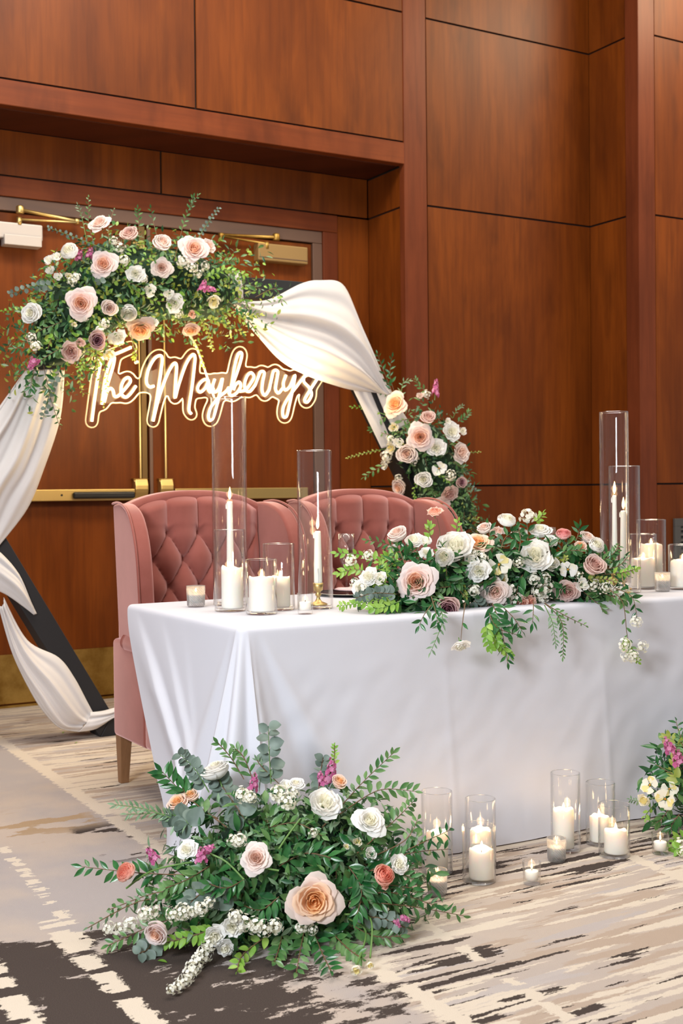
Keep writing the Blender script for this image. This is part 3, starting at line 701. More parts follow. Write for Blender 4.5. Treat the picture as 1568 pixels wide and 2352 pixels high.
def flame(b, c, h, w, lean=0.0):
    pf = [(0, 0), (.45, .08), (.85, .22), (1, .36), (.86, .55), (.55, .76), (.24, .92), (0, 1)]
    P = [[(c[0]+w*r*math.cos(2*PI*j/12)+lean*z*h, c[1]+w*r*math.sin(2*PI*j/12), c[2]+z*h) for j in range(12)] for r, z in pf]
    b.grid(P, 0, True)
def candle_flame(parent, top, h, w, power, lean=0.0):
    b = MB(); b.tube([(0, 0, -.004), (.0006, 0, .006), (.002, 0, .011)], .0011, 6); wk = rel0(b.build('wick', WICK, parent)); wk.location = top
    b = MB(); flame(b, (0, 0, .006), h, w, lean); f = b.build('flame', FLAME, parent); f.location = top
    b = MB(); flame(b, (0, 0, .012), h*.72, w*.58, lean); g = b.build('flame_core', FLAMEC, f)
    l = bpy.data.lights.new('candle_light', 'POINT'); l.energy = power; l.color = (1, .62, .3); l.shadow_soft_size = .012
    q = link('candle_light', l, parent); q.location = (top[0], top[1], top[2]+h*.55)
def rel0(o): return o
def pillar(label, c, r, h, seed, group, power=.5):
    r_ = random.Random(seed); t = thing('pillar_candle', label, 'candle', c, group)
    b = MB(); n = 40; rows = []
    prof = [(.0, 0), (r*.96, 0), (r, .004), (r, h*.5), (r*1.0, h-.012), (r*.985, h-.004), (r*.93, h), (r*.85, h-.002), (r*.76, h-.010), (r*.3, h-.014), (0, h-.014)]
    for i, (rr, z) in enumerate(prof):
        row = []
        for j in range(n):
            a = 2*PI*j/n; q = mnoise.noise((math.cos(a)*1.4+seed*3, math.sin(a)*1.4, .3))
            z2 = z+(q*.010 if i in (4, 5, 6, 7) else 0); rr2 = rr*(1+.02*mnoise.noise((math.cos(a)*2, math.sin(a)*2, z*30+seed))*(1 if 2 < i < 8 else 0))
            row.append((rr2*math.cos(a), rr2*math.sin(a), z2))
        rows.append(row)
    b.grid(rows, 0, True); b.build('wax_body', WAX, t)
    candle_flame(t, (0, 0, h-.014), 0.027+.006*r_.random(), .0052, power, r_.uniform(-.12, .12)); return t
def taper(label, c, r, h, group, power=.09):
    t = thing('taper_candle', label, 'candle', c, group); b = MB()
    b.lathe([(0, 0), (r*1.0, 0), (r*1.12, .012), (r*1.1, h*.3), (r*.86, h-.004), (r*.7, h), (0, h+.001)], n=24)
    for a, z0, l in ((.4, h, .035), (2.6, h*.98, .02), (4.2, .06, .05)):
        b.tube([(r*.9*math.cos(a), r*.9*math.sin(a), z0), (r*1.02*math.cos(a), r*1.02*math.sin(a), z0-l*.4), (r*1.05*math.cos(a), r*1.05*math.sin(a), z0-l)], [.0025, .0035, .002], 8)
    b.build('wax_body', WAX, t); candle_flame(t, (0, 0, h), .046, .0055, power, .03); return t
def holder(label, c, h, group):
    b = MB(); b.lathe([(0, .0005), (.030, .0005), (.031, .004), (.027, .007), (.012, .013), (.0065, .022), (.006, .030), (.011, .036), (.007, .042), (.008, .046), (.0155, .052), (.0165, h-.012), (.0175, h), (.0145, h), (.0135, h-.01), (0, h-.012)], n=32)
    o = b.build('candlestick', BRASS); o.location = c; return tag(o, label, 'candlestick', group)
def tealight(label, c, r, h, group, power=.035):
    t = thing('tealight_candle', label, 'candle', c, group); b = MB()
    b.lathe([(0, 0), (r, 0), (r, h-.002), (r*.94, h), (0, h-.001)], n=32); b.build('wax_body', WAX, t)
    candle_flame(t, (0, 0, h-.001), .014, .0032, power); return t
def votive(label, c, r, h, group):
    b = MB(); b.lathe([(0, .0005), (r*.86, .0005), (r*.9, .003), (r, h), (r-.003, h), (r*.87, .013), (0, .012)], n=40)
    o = b.build('votive_glass', GLASS); o.location = c; o.data.set_sharp_from_angle(angle=.9); return tag(o, label, 'votive', group)
def cut_votive(label, c, r, h, group):
    b = MB(); n, rows = 44, 15; P = []
    for i in range(rows):
        z = lerp(.006, h*.9, i/(rows-1)); row = []
        for j in range(n):
            a = 2*PI*(j)/n; ph = (i+j) % 2; rr = r*(.88 if ph else 1.0)*(.93+.07*i/rows)
            row.append((rr*math.cos(a), rr*math.sin(a), z))
        P.append(row)
    fs = []; b.grid(P, 0, True)
    b.lathe([(0, .0005), (r*.84, .0005), (r*.88, .006)], n=n); b.lathe([(r*.97, h*.9), (r*.99, h), (r-.0035, h), (r-.006, .016), (0, .016)], n=n)
    o = b.build('cut_glass_votive', CUT, smooth=False); o.location = c; return tag(o, label, 'votive', group)
GT, GF = 'candles on the table', 'candles on the carpet'
def V(o, z): return Vector((o.x, o.y, o.z+z))
def do_pillar(u, vb, vt, w, zb, pw, pvt, glab, plab, seed, du=0.0):
    c, r, h = glass_cyl('', u, vb, vt, w, zb); add_cyl(glab, c, r, h)
    pr = pw/2/pxm(c); hz = on_y(u, pvt, c.y).z-zb-.0105
    off = AX[0]*du/pxm(c); off = Vector((off[0], off[1], 0))
    return pillar(plab, V(c, .0105)+off, min(pr, r-.006), hz, seed, GT if zb > .1 else GF, .11)
def do_taper(u, vb, vt, w, zb, tw, tvt, thb, glab, tlab, hlab, du=0.0):
    c, r, h = glass_cyl('', u, vb, vt, w, zb); add_cyl(glab, c, r, h)
    off = AX[0]*du/pxm(c); off = Vector((off[0], off[1], 0)); q = V(c, .0105)+off
    hh = .075; holder(hlab, q, hh, 'brass candlesticks inside the cylinders')
    tz = on_y(u, tvt, c.y).z-(q.z+hh-.0115)
    taper(tlab, V(q, hh-.0115), tw/2/pxm(c), tz, GT)
ZTT = ZT
do_taper(530, 1393, 913, 80, ZTT, 15, 1152, 0, 'tallest clear glass cylinder at the left end of the table', 'white taper candle burning in the tallest left glass cylinder', 'brass candlestick in the tallest left glass cylinder')
do_pillar(529, 1407, 1216, 72, ZTT, 50, 1302, 'clear glass cylinder in front of the tallest left cylinder', 'ivory pillar candle in the cylinder before the tallest one, left end of table', 1, 5)
do_pillar(601, 1414, 1284, 72, ZTT, 59, 1324, 'short wide clear glass cylinder nearest the front table edge', 'fat ivory pillar candle in the short cylinder nearest the front table edge', 2)
do_pillar(641, 1404, 1248, 73, ZTT, 46, 1324, 'clear glass cylinder behind the short wide one, left table end', 'ivory pillar candle half hidden behind the short wide cylinder', 3, 3)
do_taper(725, 1401, 1034, 80, ZTT, 17, 1220, 0, 'tall clear glass cylinder beside the left tip of the table flowers', 'white taper candle burning beside the left tip of the table flowers', 'brass candlestick beside the left tip of the table flowers', 6)
do_taper(1412, 1372, 946, 66, ZTT, 11, 1138, 0, 'tallest clear glass cylinder at the right end of the table', 'thin white taper candle in the tallest right glass cylinder', 'brass candlestick in the tallest right glass cylinder')
do_taper(1435, 1364, 1070, 71, ZTT, 14, 1173, 0, 'second tallest glass cylinder at the right end, before the tallest', 'white taper candle in the second tallest right glass cylinder', 'brass candlestick in the second tallest right glass cylinder', -3)
do_pillar(1496, 1350, 1193, 66, ZTT, 50, 1248, 'clear glass cylinder behind the cut-glass votive, right table end', 'taller ivory pillar candle in the rear cylinder at the right table end', 4)
do_pillar(1477, 1355, 1226, 61, ZTT, 55, 1282, 'short clear glass cylinder touching the right flower tip', 'shorter ivory pillar candle in the cylinder touching the right flower tip', 5)
do_pillar(1567, 1356, 1250, 64, ZTT, 54, 1286, 'short glass cylinder cut off by the right picture edge', 'ivory pillar candle in the cylinder cut off by the right edge', 6)
def do_votive(u, vb, vt, w, zb, cut, lab, clab):
    c, r, h = glass_cyl('', u, vb, vt, w, zb)
    (cut_votive if cut else votive)(lab, c, r, h, 'cut-glass votive cups' if cut else 'plain glass votive cups')
    tealight(clab, V(c, .0165 if cut else .013), r*.72, h*.38, 'tealights in the votive cups')
do_votive(450, 1396, 1345, 44, ZTT, True, 'cut-glass votive cup near the left back corner of the tablecloth', 'tealight in the cut-glass votive near the left table corner')
do_votive(701, 1412, 1361, 38, ZTT, False, 'plain glass votive cup in front of the taper by the left flower tip', 'tealight in the plain votive on the table')
do_votive(1521, 1360, 1314, 36, ZTT, True, 'cut-glass votive cup at the right end of the table', 'tealight in the cut-glass votive at the right table end')
do_pillar(1004, 2014, 1816, 72, 0, 50, 1909, 'tall glass cylinder on the carpet beside the big floor flowers', 'ivory pillar candle on the carpet beside the big floor flowers', 11)
do_pillar(1104, 2002, 1833, 71, 0, 49, 1904, 'glass cylinder on the carpet behind the shorter one, left trio', 'ivory pillar candle behind the shorter cylinder of the left trio', 12)
do_pillar(1100, 2035, 1894, 77, 0, 58, 1947, 'short glass cylinder in front of the left trio on the carpet', 'short ivory pillar candle in front of the left trio on the carpet', 13, 6)
do_pillar(1299, 1962, 1774, 68, 0, 48, 1857, 'tallest glass cylinder of the right trio on the carpet', 'tallest ivory pillar candle of the right trio on the carpet', 14, -5)
do_pillar(1379, 1947, 1796, 67, 0, 46, 1873, 'rear glass cylinder of the right trio on the carpet', 'rear ivory pillar candle of the right trio on the carpet', 15, -2)
do_pillar(1410, 1975, 1846, 72, 0, 53, 1904, 'short front glass cylinder of the right trio on the carpet', 'short front ivory pillar candle of the right trio on the carpet', 16, 4)
do_votive(1004, 2062, 1997, 48, 0, True, 'cut-glass votive cup on the carpet beside the big floor flowers', 'tealight in the cut-glass votive by the big floor flowers')
do_votive(1221, 2036, 1977, 43, 0, False, 'plain glass votive cup alone between the two candle trios', 'tealight in the plain votive between the candle trios')
do_votive(1278, 1983, 1924, 45, 0, True, 'cut-glass votive cup on the carpet before the right trio', 'tealight in the cut-glass votive before the right trio')
do_votive(1516, 1966, 1912, 41, 0, False, 'plain glass votive cup on the carpet by the right floor flowers', 'tealight in the plain votive by the right floor flowers')
# place settings
def flute(u, vt, w, label, y):
    q = on_z(u, 1345, ZT); q = on_y(u, vt, y); r = w/2/pxm(q); top = q.z; h = top-ZT
    b = MB(); zs = h-.135
    b.lathe([(0, .001), (.030, .001), (.0305, .003), (.006, .008), (.0035, .016), (.0035, zs-.01), (.006, zs), (r*.8, zs+.03), (r, zs+.07), (r, h), (r-.0012, h), (r-.0014, zs+.07), (r*.76, zs+.032), (0, zs+.006)], n=32)
    o = b.build('champagne_flute', GLASS); o.location = (q.x, q.y, ZT); return tag(o, label, 'champagne glass', 'champagne flutes')
flute(795, 1226, 38, 'empty champagne flute beside the left tip of the table flowers', 3.97)
flute(1267, 1211, 18, 'champagne flute whose rim shows above the table flowers', 4.02)
q = on_z(696, 1352, ZT); q.y = min(q.y, TY1-.16)
b = MB(); b.lathe([(0, .0006), (.09, .0006), (.135, .010), (.136, .012), (.09, .004), (0, .004)], n=48); b.lathe([(.134, .0108), (.1372, .0118), (.134, .0126)], n=48, mi=1)
o = b.build('charger_plate', [mat('black_glaze', srgb(18, 18, 24), .2), mat('pale_rim', srgb(210, 200, 180), .3)]); o.location = q; tag(o, 'black charger plate with a pale rim at the left seat', 'plate')
b = MB(); P = [[(lerp(-.05, .05, i/6), lerp(-.09, .09, k/6), .0135+.0012*math.sin(i*1.3+k)+(.004 if i in (1, 2, 3, 4, 5) else 0)) for k in range(7)] for i in range(7)]; b.grid(P)
o = b.build('folded_napkin', cloth_mat('blush_cotton', srgb(238, 208, 208), .1)); o.modifiers.new('thickness', 'SOLIDIFY').thickness = .004; o.location = q+Vector((.03, -.01, .003)); o.rotation_euler = (0, 0, .2)
tag(o, 'blush folded napkin lying on the black charger plate', 'napkin')
# ------------------------------------------------------------------ flowers: shared meshes
def petal_rows(f, th, half, K, seed, sc, nu=5, nv=6):
    """one petal wrapped round the flower axis; f = 0 at the heart, 1 outermost"""
    rt = lerp(K['r0'], K['r1'], f**K['pw'])*sc; zt = lerp(K['z0'], K['z1'], f**1.6); bulge = lerp(K['b0'], K['b1'], f)
    p0 = Vector((.04+.14*f, 0.0)); p2 = Vector((rt, zt)); p1 = Vector((rt*bulge, lerp(.25, K['flat'], f)*zt)); prof = []
    for i in range(nv-1):
        v = i/(nv-2); prof.append((1-v)**2*p0+2*v*(1-v)*p1+v*v*p2)
    lip = K['lip']*f; d = (prof[-1]-prof[-2]).normalized(); prof.append(prof[-1]+Vector((lip+d.x*.03, -lip*.55+d.y*.03)))
    P = []
    for k in range(nu):
        u = lerp(-1, 1, k/(nu-1)); row = []
        for i, q in enumerate(prof):
            v = i/(len(prof)-1); wd = math.sin(PI*(.16+.5*v))*half; a = th+u*wd
            fall = (K['round']*abs(u)**2.2-K['point']*f*(1-abs(u)))*v
            rr, zz = q.x*(1-fall*.8), q.y*(1-fall*.35)
            if K['ruf']: rr += K['ruf']*v*v*math.sin(u*5+seed*3); zz += K['ruf']*v*v*math.cos(u*6+seed*5)
            row.append((rr*math.cos(a), rr*math.sin(a), zz))
        P.append(row)
    return P
FL = {}
KIND = dict(
    rose=dict(n=30, r0=.07, r1=.98, pw=.95, z0=.62, z1=.20, b0=1.25, b1=.75, flat=.9, lip=.10, round=.16, point=.14, ruf=.012, h0=1.1, h1=.62),
    tight=dict(n=22, r0=.06, r1=.80, pw=1.0, z0=.95, z1=.62, b0=1.25, b1=1.15, flat=.35, lip=.11, round=.14, point=.08, ruf=.012, h0=1.2, h1=.85),
    ranunculus=dict(n=30, r0=.08, r1=.86, pw=.85, z0=.72, z1=.42, b0=1.3, b1=1.22, flat=.25, lip=.0, round=.12, point=0, ruf=.02, h0=.9, h1=.75),
    peony=dict(n=28, r0=.06, r1=1.0, pw=.9, z0=.66, z1=.34, b0=1.2, b1=1.05, flat=.5, lip=.03, round=.14, point=0, ruf=.055, h0=.7, h1=.66),
    frilly=dict(n=18, r0=.08, r1=.95, pw=.9, z0=.66, z1=.34, b0=1.2, b1=.95, flat=.55, lip=.08, round=.10, point=0, ruf=.085, h0=.95, h1=.80),
    open=dict(n=7, r0=.85, r1=.98, pw=1, z0=.22, z1=.14, b0=.6, b1=.6, flat=1.0, lip=.04, round=.16, point=0, ruf=.05, h0=.58, h1=.60),
    cup=dict(n=8, r0=.3, r1=.82, pw=1, z0=.75, z1=.66, b0=1.2, b1=1.15, flat=.35, lip=.05, round=.12, point=.03, ruf=.05, h0=.9, h1=.85))
SCHEME = dict(
    peach=((252, 204, 152), (252, 218, 188), (250, 224, 210)), bigpeach=((252, 208, 158), (252, 222, 194), (250, 230, 220)), pink=((252, 214, 190), (251, 229, 221), (249, 234, 231)),
    blush=((244, 216, 202), (247, 231, 223), (247, 234, 229)), white=((251, 248, 232), (252, 250, 246), (252, 251, 249)), cream=((240, 226, 160), (246, 238, 212), (246, 242, 228)),
    mauve=((158, 108, 120), (196, 156, 160), (222, 190, 184)), dusty=((222, 184, 174), (232, 202, 192), (234, 208, 200)), coral=((249, 178, 158), (250, 192, 174), (250, 204, 188)),
    salmon=((250, 192, 170), (251, 206, 186), (251, 216, 200)), rosepink=((244, 178, 176), (247, 192, 188), (248, 204, 200)))
PM = {k: [petal_mat('%s_petal' % k, srgb(*c)) for c in v] for k, v in SCHEME.items()}
def flower_meshes(kind, scheme, var):
    key = (kind, scheme, var)
    if key in FL: return FL[key]
    r = random.Random(sum(map(ord, kind))*7+var*31); K = KIND[kind]; n = K['n']
    core = MB(); outer = []; nout = 5 if n < 10 else 8
    for k in range(n):
        f = k/(n-1); th = k*2.39996+r.uniform(-.25, .25)
        P = petal_rows(f, th, lerp(K['h0'], K['h1'], f)*r.uniform(.9, 1.1), K, r.random()*9, r.uniform(.94, 1.06))
        if k < n-nout: core.grid(P, 0 if f < .38 else 1)
        else: q = MB(); q.grid(P); outer.append(q)
    # calyx and a stub of stem
    core.lathe([(0, -.06), (.10, -.04), (.16, .04), (.17, .10)], n=10, mi=2); core.tube([(0, 0, -.5), (0, 0, -.04)], .045, 6, mi=2)
    if kind == 'open':
        core.lathe([(0, .12), (.07, .13), (.10, .10), (.10, .02)], n=12, mi=3)
    mats = [PM[scheme][0], PM[scheme][1], STEMG, ANTHER]
    cm = core.mesh('flower', mats); om = [q.mesh('petal', PM[scheme][2]) for q in outer]
    FL[key] = (cm, om); return FL[key]
ANTHER = mat('ochre_anther', srgb(196, 128, 40), .7)
STOCKM = [petal_mat('magenta_stock', srgb(204, 106, 158)), petal_mat('orchid_stock', srgb(226, 156, 192))]
SPIM = [petal_mat('spirea_white', srgb(252, 250, 240)), leaf_mat('spirea_centre', srgb(226, 222, 180), srgb(240, 236, 210))]
def blossom(b, c, nrm, r, n, mi, seed):
    nrm = nrm.normalized(); a = nrm.orthogonal().normalized(); e = nrm.cross(a); R0 = random.Random(seed).random()*6
    for k in range(n):
        t = R0+2*PI*k/n; d = a*math.cos(t)+e*math.sin(t); s = nrm.cross(d)
        b.add([c, c+d*r*.6+s*r*.5+nrm*r*.16, c+d*r*1.05+nrm*r*.2, c+d*r*.6-s*r*.5+nrm*r*.16], [(0, 1, 2), (0, 2, 3)], mi)
def spirea_mesh(var):
    r = random.Random(90+var); b = MB()
    for k in range(34):
        d = Vector((r.gauss(0, 1), r.gauss(0, 1), abs(r.gauss(0, .9))-.25)).normalized(); c = d*r.uniform(.55, 1.15)
        blossom(b, c, d, .30, 5, 0, k+var*50); b.lathe([(0, .045), (.05, .03), (.0, -.02)], tuple(c+d*.02), 5, 1)
        b.tube([(0, 0, -.4), tuple(c*.6), tuple(c)], .02, 3, 1)
    return b.mesh('spirea', SPIM)
SPI = [spirea_mesh(v) for v in range(3)]
def stock_mesh(var):
    r = random.Random(40+var); b = MB(); b.tube([(0, 0, -1.2), (0, 0, 1.0)], .07, 6, 2)
    for k in range(16):
        z = lerp(-.75, .85, k/15); a = k*2.4; d = Vector((math.cos(a), math.sin(a), .35)); c = Vector((0, 0, z))+d*lerp(.42, .16, k/15)
        for ly in range(2): blossom(b, c+d*.1*ly, d+Vector((r.gauss(0, .2), r.gauss(0, .2), 0)), lerp(.40, .2, k/15)*(1-.25*ly), 5, (k+ly) % 2, k*3+ly)
    return b.mesh('stock', STOCKM+[STEMG])
STK = [stock_mesh(v) for v in range(3)]
# ------------------------------------------------------------------ leaves
def leaf_mesh(kind):
    prof = dict(ruscus=[.02, .55, .9, 1, .78, .4, .0], mid=[.03, .5, .85, 1, .9, .5, .0], dark=[.03, .6, .95, 1, .8, .45, .0], lime=[.04, .7, 1, 1, .85, .5, .0], euc=[.1, .75, 1, 1.02, .92, .62, .08], sage=[.03, .5, .9, 1, .8, .4, 0], gold=[.05, .7, 1, 1, .9, .6, .05])[kind]
    wd = dict(ruscus=.17, mid=.20, dark=.17, lime=.26, euc=.42, sage=.15, gold=.27)[kind]
    b = MB(); n = len(prof); rows = []
    for s in (-1, 0, 1):
        rows.append([(s*p*wd, i/(n-1), -.10*(i/(n-1))**2+abs(s)*p*wd*.32) for i, p in enumerate(prof)])
    b.grid(rows); return b.mesh('leaf', LEAF[kind])
LM = {k: leaf_mesh(k) for k in LEAF}
LV = {k: (np.array([v.co[:] for v in me.vertices]), np.array([p.vertices[:] for p in me.polygons])) for k, me in LM.items()}
LKEYS = list(LEAF)
SIZE = dict(ruscus=.052, mid=.040, dark=.034, lime=.026, euc=.040, sage=.034, gold=.026)
class Arrangement:
    def __init__(s, name, label, base, spine, rad, seed, group='flower arrangements'):
        s.root = thing(name, label, 'flowers', base, group); s.base = Vector(base); s.spine = [Vector(q) for q in spine]; s.rad = rad
        s.r = random.Random(seed); s.nleaf = 0; s.lift = .06; s.floor = None; s.flat = None; s.A = []; s.stem = MB(); s.seed = seed
        s.S = [interp(s.spine, i/60) for i in range(61)]
    def surf(s, u, v, k=1.0):
        d = ray(u, v).normalized(); best = None
        for q in s.S:
            t = (q-CAMP).dot(d); e = (CAMP+d*t-q).length
            if best is None or e < best[0]: best = (e, t, q)
        e, t, q = best; R = s.rad*k; p = CAMP+d*(t-(math.sqrt(R*R-e*e) if e < R else 0))
        if s.floor is not None and p.z < s.floor+.02: p = CAMP+d*((s.floor+.02-ZC)/d.z)
        n = (p-q); n = n.normalized() if n.length > .02 else -d
        return p, n
    def face(s, n, p, mixv=.5, tilt=(0, 0)):
        toc = (CAMP-p).normalized(); z = (n*(1-mixv)+toc*mixv).normalized()
        r, dn = Vector(AX[0]), Vector(AX[1]); z = (z+r*tilt[0]-dn*tilt[1]).normalized(); return z
    def frame(s, p, z, sc, roll):
        z = z.normalized(); x = z.orthogonal().normalized(); x = (Matrix.Rotation(roll, 3, z) @ x); y = z.cross(x)
        M = Matrix.Identity(4)
        for i in range(3): M[i][0], M[i][1], M[i][2] = x[i]*sc, y[i]*sc, z[i]*sc
        M.translation = p-s.base; return M
    def flower(s, kind, scheme, u, v, dia, tilt=(0, 0), k=1.0, mixv=.55, y=None):
        p, n = s.surf(u, v, k+s.lift)
        if y is not None: p = on_y(u, v, y); n = Vector((0, -1, 0))
        z = s.face(n, p, mixv, tilt); R = dia/2/pxm(p)
        gain = dict(rose=.98, tight=1.12, ranunculus=1.05, peony=1.0, frilly=1.0, open=.98, cup=1.1)[kind]
        sc = R*gain; var = s.r.randrange(2); cm, om = flower_meshes(kind, scheme, var)
        M = s.frame(p-z*sc*.25, z, sc, s.r.random()*6.28)
        o = link({'open': 'open_blossom', 'cup': 'cup_blossom', 'tight': 'rose_bud', 'frilly': 'lisianthus'}.get(kind, kind), cm, s.root, M)
        names = dict(bigpeach='large peach', rosepink='rose pink')
        o['label'] = '%s %s' % (names.get(scheme, scheme), {'tight': 'half-open rose', 'frilly': 'ruffled lisianthus', 'open': 'open blossom', 'cup': 'cupped blossom'}.get(kind, kind))
        for q in om: link('petal', q, o)
        return o
    def spirea(s, u, v, dia, k=1.0):
        p, n = s.surf(u, v, k+s.lift); z = s.face(n, p, .5); link('spirea_cluster', SPI[s.r.randrange(3)], s.root, s.frame(p, z, dia/2/pxm(p)*1.08, s.r.random()*6))
    def stock(s, u, v, dia, dirpx=(0, -1), k=1.0, stretch=1.0):
        p, n = s.surf(u, v, k+s.lift); d = Vector(AX[0])*dirpx[0]+Vector(AX[1])*dirpx[1]; d = (d+n*.25).normalized()
        sc = dia/2/pxm(p)*1.2; M = s.frame(p, d, sc, s.r.random()*6); link('stock_flower', STK[s.r.randrange(3)], s.root, M @ Matrix.Diagonal((1, 1, stretch, 1)))
    def leaf(s, p, d, nrm, size, kind, parent, stuff):
        d = d.normalized(); x = d.cross(nrm); x = x.normalized() if x.length > 1e-3 else d.orthogonal().normalized(); z = x.cross(d)
        if stuff or s.nleaf >= 296:
            s.A.append((kind, np.array([x, d, z]).T*size, np.array(p-s.base))); return
        s.nleaf += 1; M = Matrix.Identity(4)
        for i in range(3): M[i][0], M[i][1], M[i][2] = x[i]*size, d[i]*size, z[i]*size
        M.translation = p-s.base; link('leaf', LM[kind], parent, M)
    def sprig3(s, pts, kind, n, size=1.0, stuff=False, start=.12, stem=None, spread=1.0, thick=.0016):
        P = spline(pts, 8); L = sum((P[i+1]-P[i]).length for i in range(len(P)-1)); r = s.r
        if stuff or s.nleaf >= 296: s.stem.tube([q-s.base for q in P[::2]], [thick]*len(P[::2]), 4); par = None; stuff = True
        else:
            b = MB(); b.tube([q-s.base for q in P], [lerp(thick*1.2, thick*.5, i/(len(P)-1)) for i in range(len(P))], 5)
            par = b.build({'euc': 'eucalyptus_sprig', 'ruscus': 'ruscus_sprig', 'lime': 'ivy_sprig'}.get(kind, 'leafy_sprig'), stem or (STEMB if kind in ('mid', 'ruscus') else STEMG), s.root)
        for i in range(n):
            f = lerp(start, .97, i/max(1, n-1)); q = interp(P, f); tg = (interp(P, min(f+.03, 1))-interp(P, max(f-.03, 0))).normalized()
            toc = (CAMP-q).normalized(); side = tg.cross(toc); side = side.normalized() if side.length > .1 else tg.orthogonal()
            sg_ = 1 if i % 2 else -1; ang = r.uniform(.55, 1.0)*spread if i < n-1 else .05
            if kind == 'euc': ang = r.uniform(1.0, 1.4)
            d = tg*math.cos(ang)+side*sg_*math.sin(ang)+toc*r.uniform(-.35, .45)
            nr = (toc+Vector((r.gauss(0, .35), r.gauss(0, .35), r.gauss(0, .35)+.35))).normalized()
            s.leaf(q, d, nr, SIZE[kind]*size*r.uniform(.8, 1.15)*(1-.35*f if n > 5 else 1), kind, par, stuff)
    def sprig(s, px, kind, n, size=1.0, k0=.6, k1=1.05, **kw):
        """px: pixel polyline from the heart of the arrangement to the tip"""
        pts = [s.surf(u, v, lerp(k0, k1, i/(len(px)-1)))[0] for i, (u, v) in enumerate(px)]
        s.sprig3(pts, kind, n, size, **kw)
    def fill(s, n, kinds, krange=(.55, 1.0), size=1.0, zmin=None, squash=None):
        r = s.r
        for i in range(n):
            q = s.S[r.randrange(61)]; d = Vector((r.gauss(0, 1), r.gauss(0, 1), r.gauss(0, 1))).normalized()
            if d.dot((CAMP-q).normalized()) < -.3: d = -d
            if squash: d = Vector((d.x*squash[0], d.y*squash[1], d.z*squash[2]))
            p = q+d*s.rad*r.uniform(*krange)
            if zmin is not None and p.z < zmin: p.z = zmin+r.random()*.05
            if s.flat is not None: p.y = min(p.y, s.flat-.03*r.random())
            nr = (d+Vector((r.gauss(0, .5), r.gauss(0, .5), r.gauss(0, .5)))).normalized(); t = nr.orthogonal().normalized(); t = Matrix.Rotation(r.random()*6.28, 3, nr) @ t
            k = r.choice(kinds); s.leaf(p, t+d*.5, nr, SIZE[k]*size*r.uniform(.8, 1.3), k, None, True)
    def burst(s, n, kinds, length, nl, size=1.0, zmin=None, up=0.0, squash=(1, 1, 1), back=-.2, flat=None):
        r = s.r
        for i in range(n):
            q = s.S[r.randrange(61)]; d = Vector((r.gauss(0, 1), r.gauss(0, 1), r.gauss(0, 1)+up)).normalized()
            if d.dot((CAMP-q).normalized()) < back: d = -d
            d = Vector((d.x*squash[0], d.y*squash[1], d.z*squash[2]))
            L = length*r.uniform(.7, 1.15); a = q+d*s.rad*.35; e = q+d*(s.rad*.6+L); mid = (a+e)/2+Vector((r.gauss(0, .02), r.gauss(0, .02), r.gauss(0, .02)+.03)); e.z -= .03
            if zmin is not None:
                for w_ in (a, mid, e): w_.z = max(w_.z, zmin+r.random()*.03)
            if flat is not None: 
                for w_ in (a, mid, e): w_.y = min(w_.y, flat)
            s.sprig3([a, mid, e], r.choice(kinds), nl, size, stuff=(s.nleaf >= 290))
    def core(s, k, zscale=1.0, zmin=None):
        b = MB(); rows = []
        n = 20
        for i in range(n+1):
            q = interp(s.spine, i/n); t = i/n; R = s.rad*k*math.sqrt(max(.02, 1-(2*t-1)**4)); tg = (interp(s.spine, min(t+.02, 1))-interp(s.spine, max(t-.02, 0))).normalized()
            a = tg.cross(Vector((0, 1, 0.01))).normalized(); e = tg.cross(a); row = []
            for j in range(16):
                an = 2*PI*j/16; p = q+(a*math.cos(an)+e*math.sin(an))*R*(1+.25*mnoise.noise(((q.x+math.cos(an))*3, q.z*3, math.sin(an)*3)))
                if zmin is not None: p.z = max(p.z, zmin)
                row.append(tuple(p-s.base))
            rows.append(row)
        b.grid(rows, 0, True); b.f += [tuple(range(16)), tuple(16*n+15-j for j in range(16))]; b.mi += [0, 0]
        b.build('moss_core', MOSS, s.root)
    def finish(s):
        vs_, fs, mi = [], [], []; k = 0
        for kind, R, t in s.A:
            V_, F_ = LV[kind]; vs_.append(V_ @ R.T+t); fs.append(F_+k); mi += [LKEYS.index(kind)]*len(F_); k += len(V_)
        me = bpy.data.meshes.new('filler'); me.from_pydata(np.vstack(vs_).tolist(), [], np.vstack(fs).tolist())
        for q in LKEYS: me.materials.append(LEAF[q])
        me.polygons.foreach_set('material_index', mi); me.polygons.foreach_set('use_smooth', [True]*len(mi)); me.update()
        tag(link('filler_leaves', me, s.root), kind='stuff')
        if s.stem.v: tag(s.stem.build('filler_stems', STEMB, s.root), kind='stuff')
MOSS = mat('dark_moss', srgb(22, 48, 28), .95)
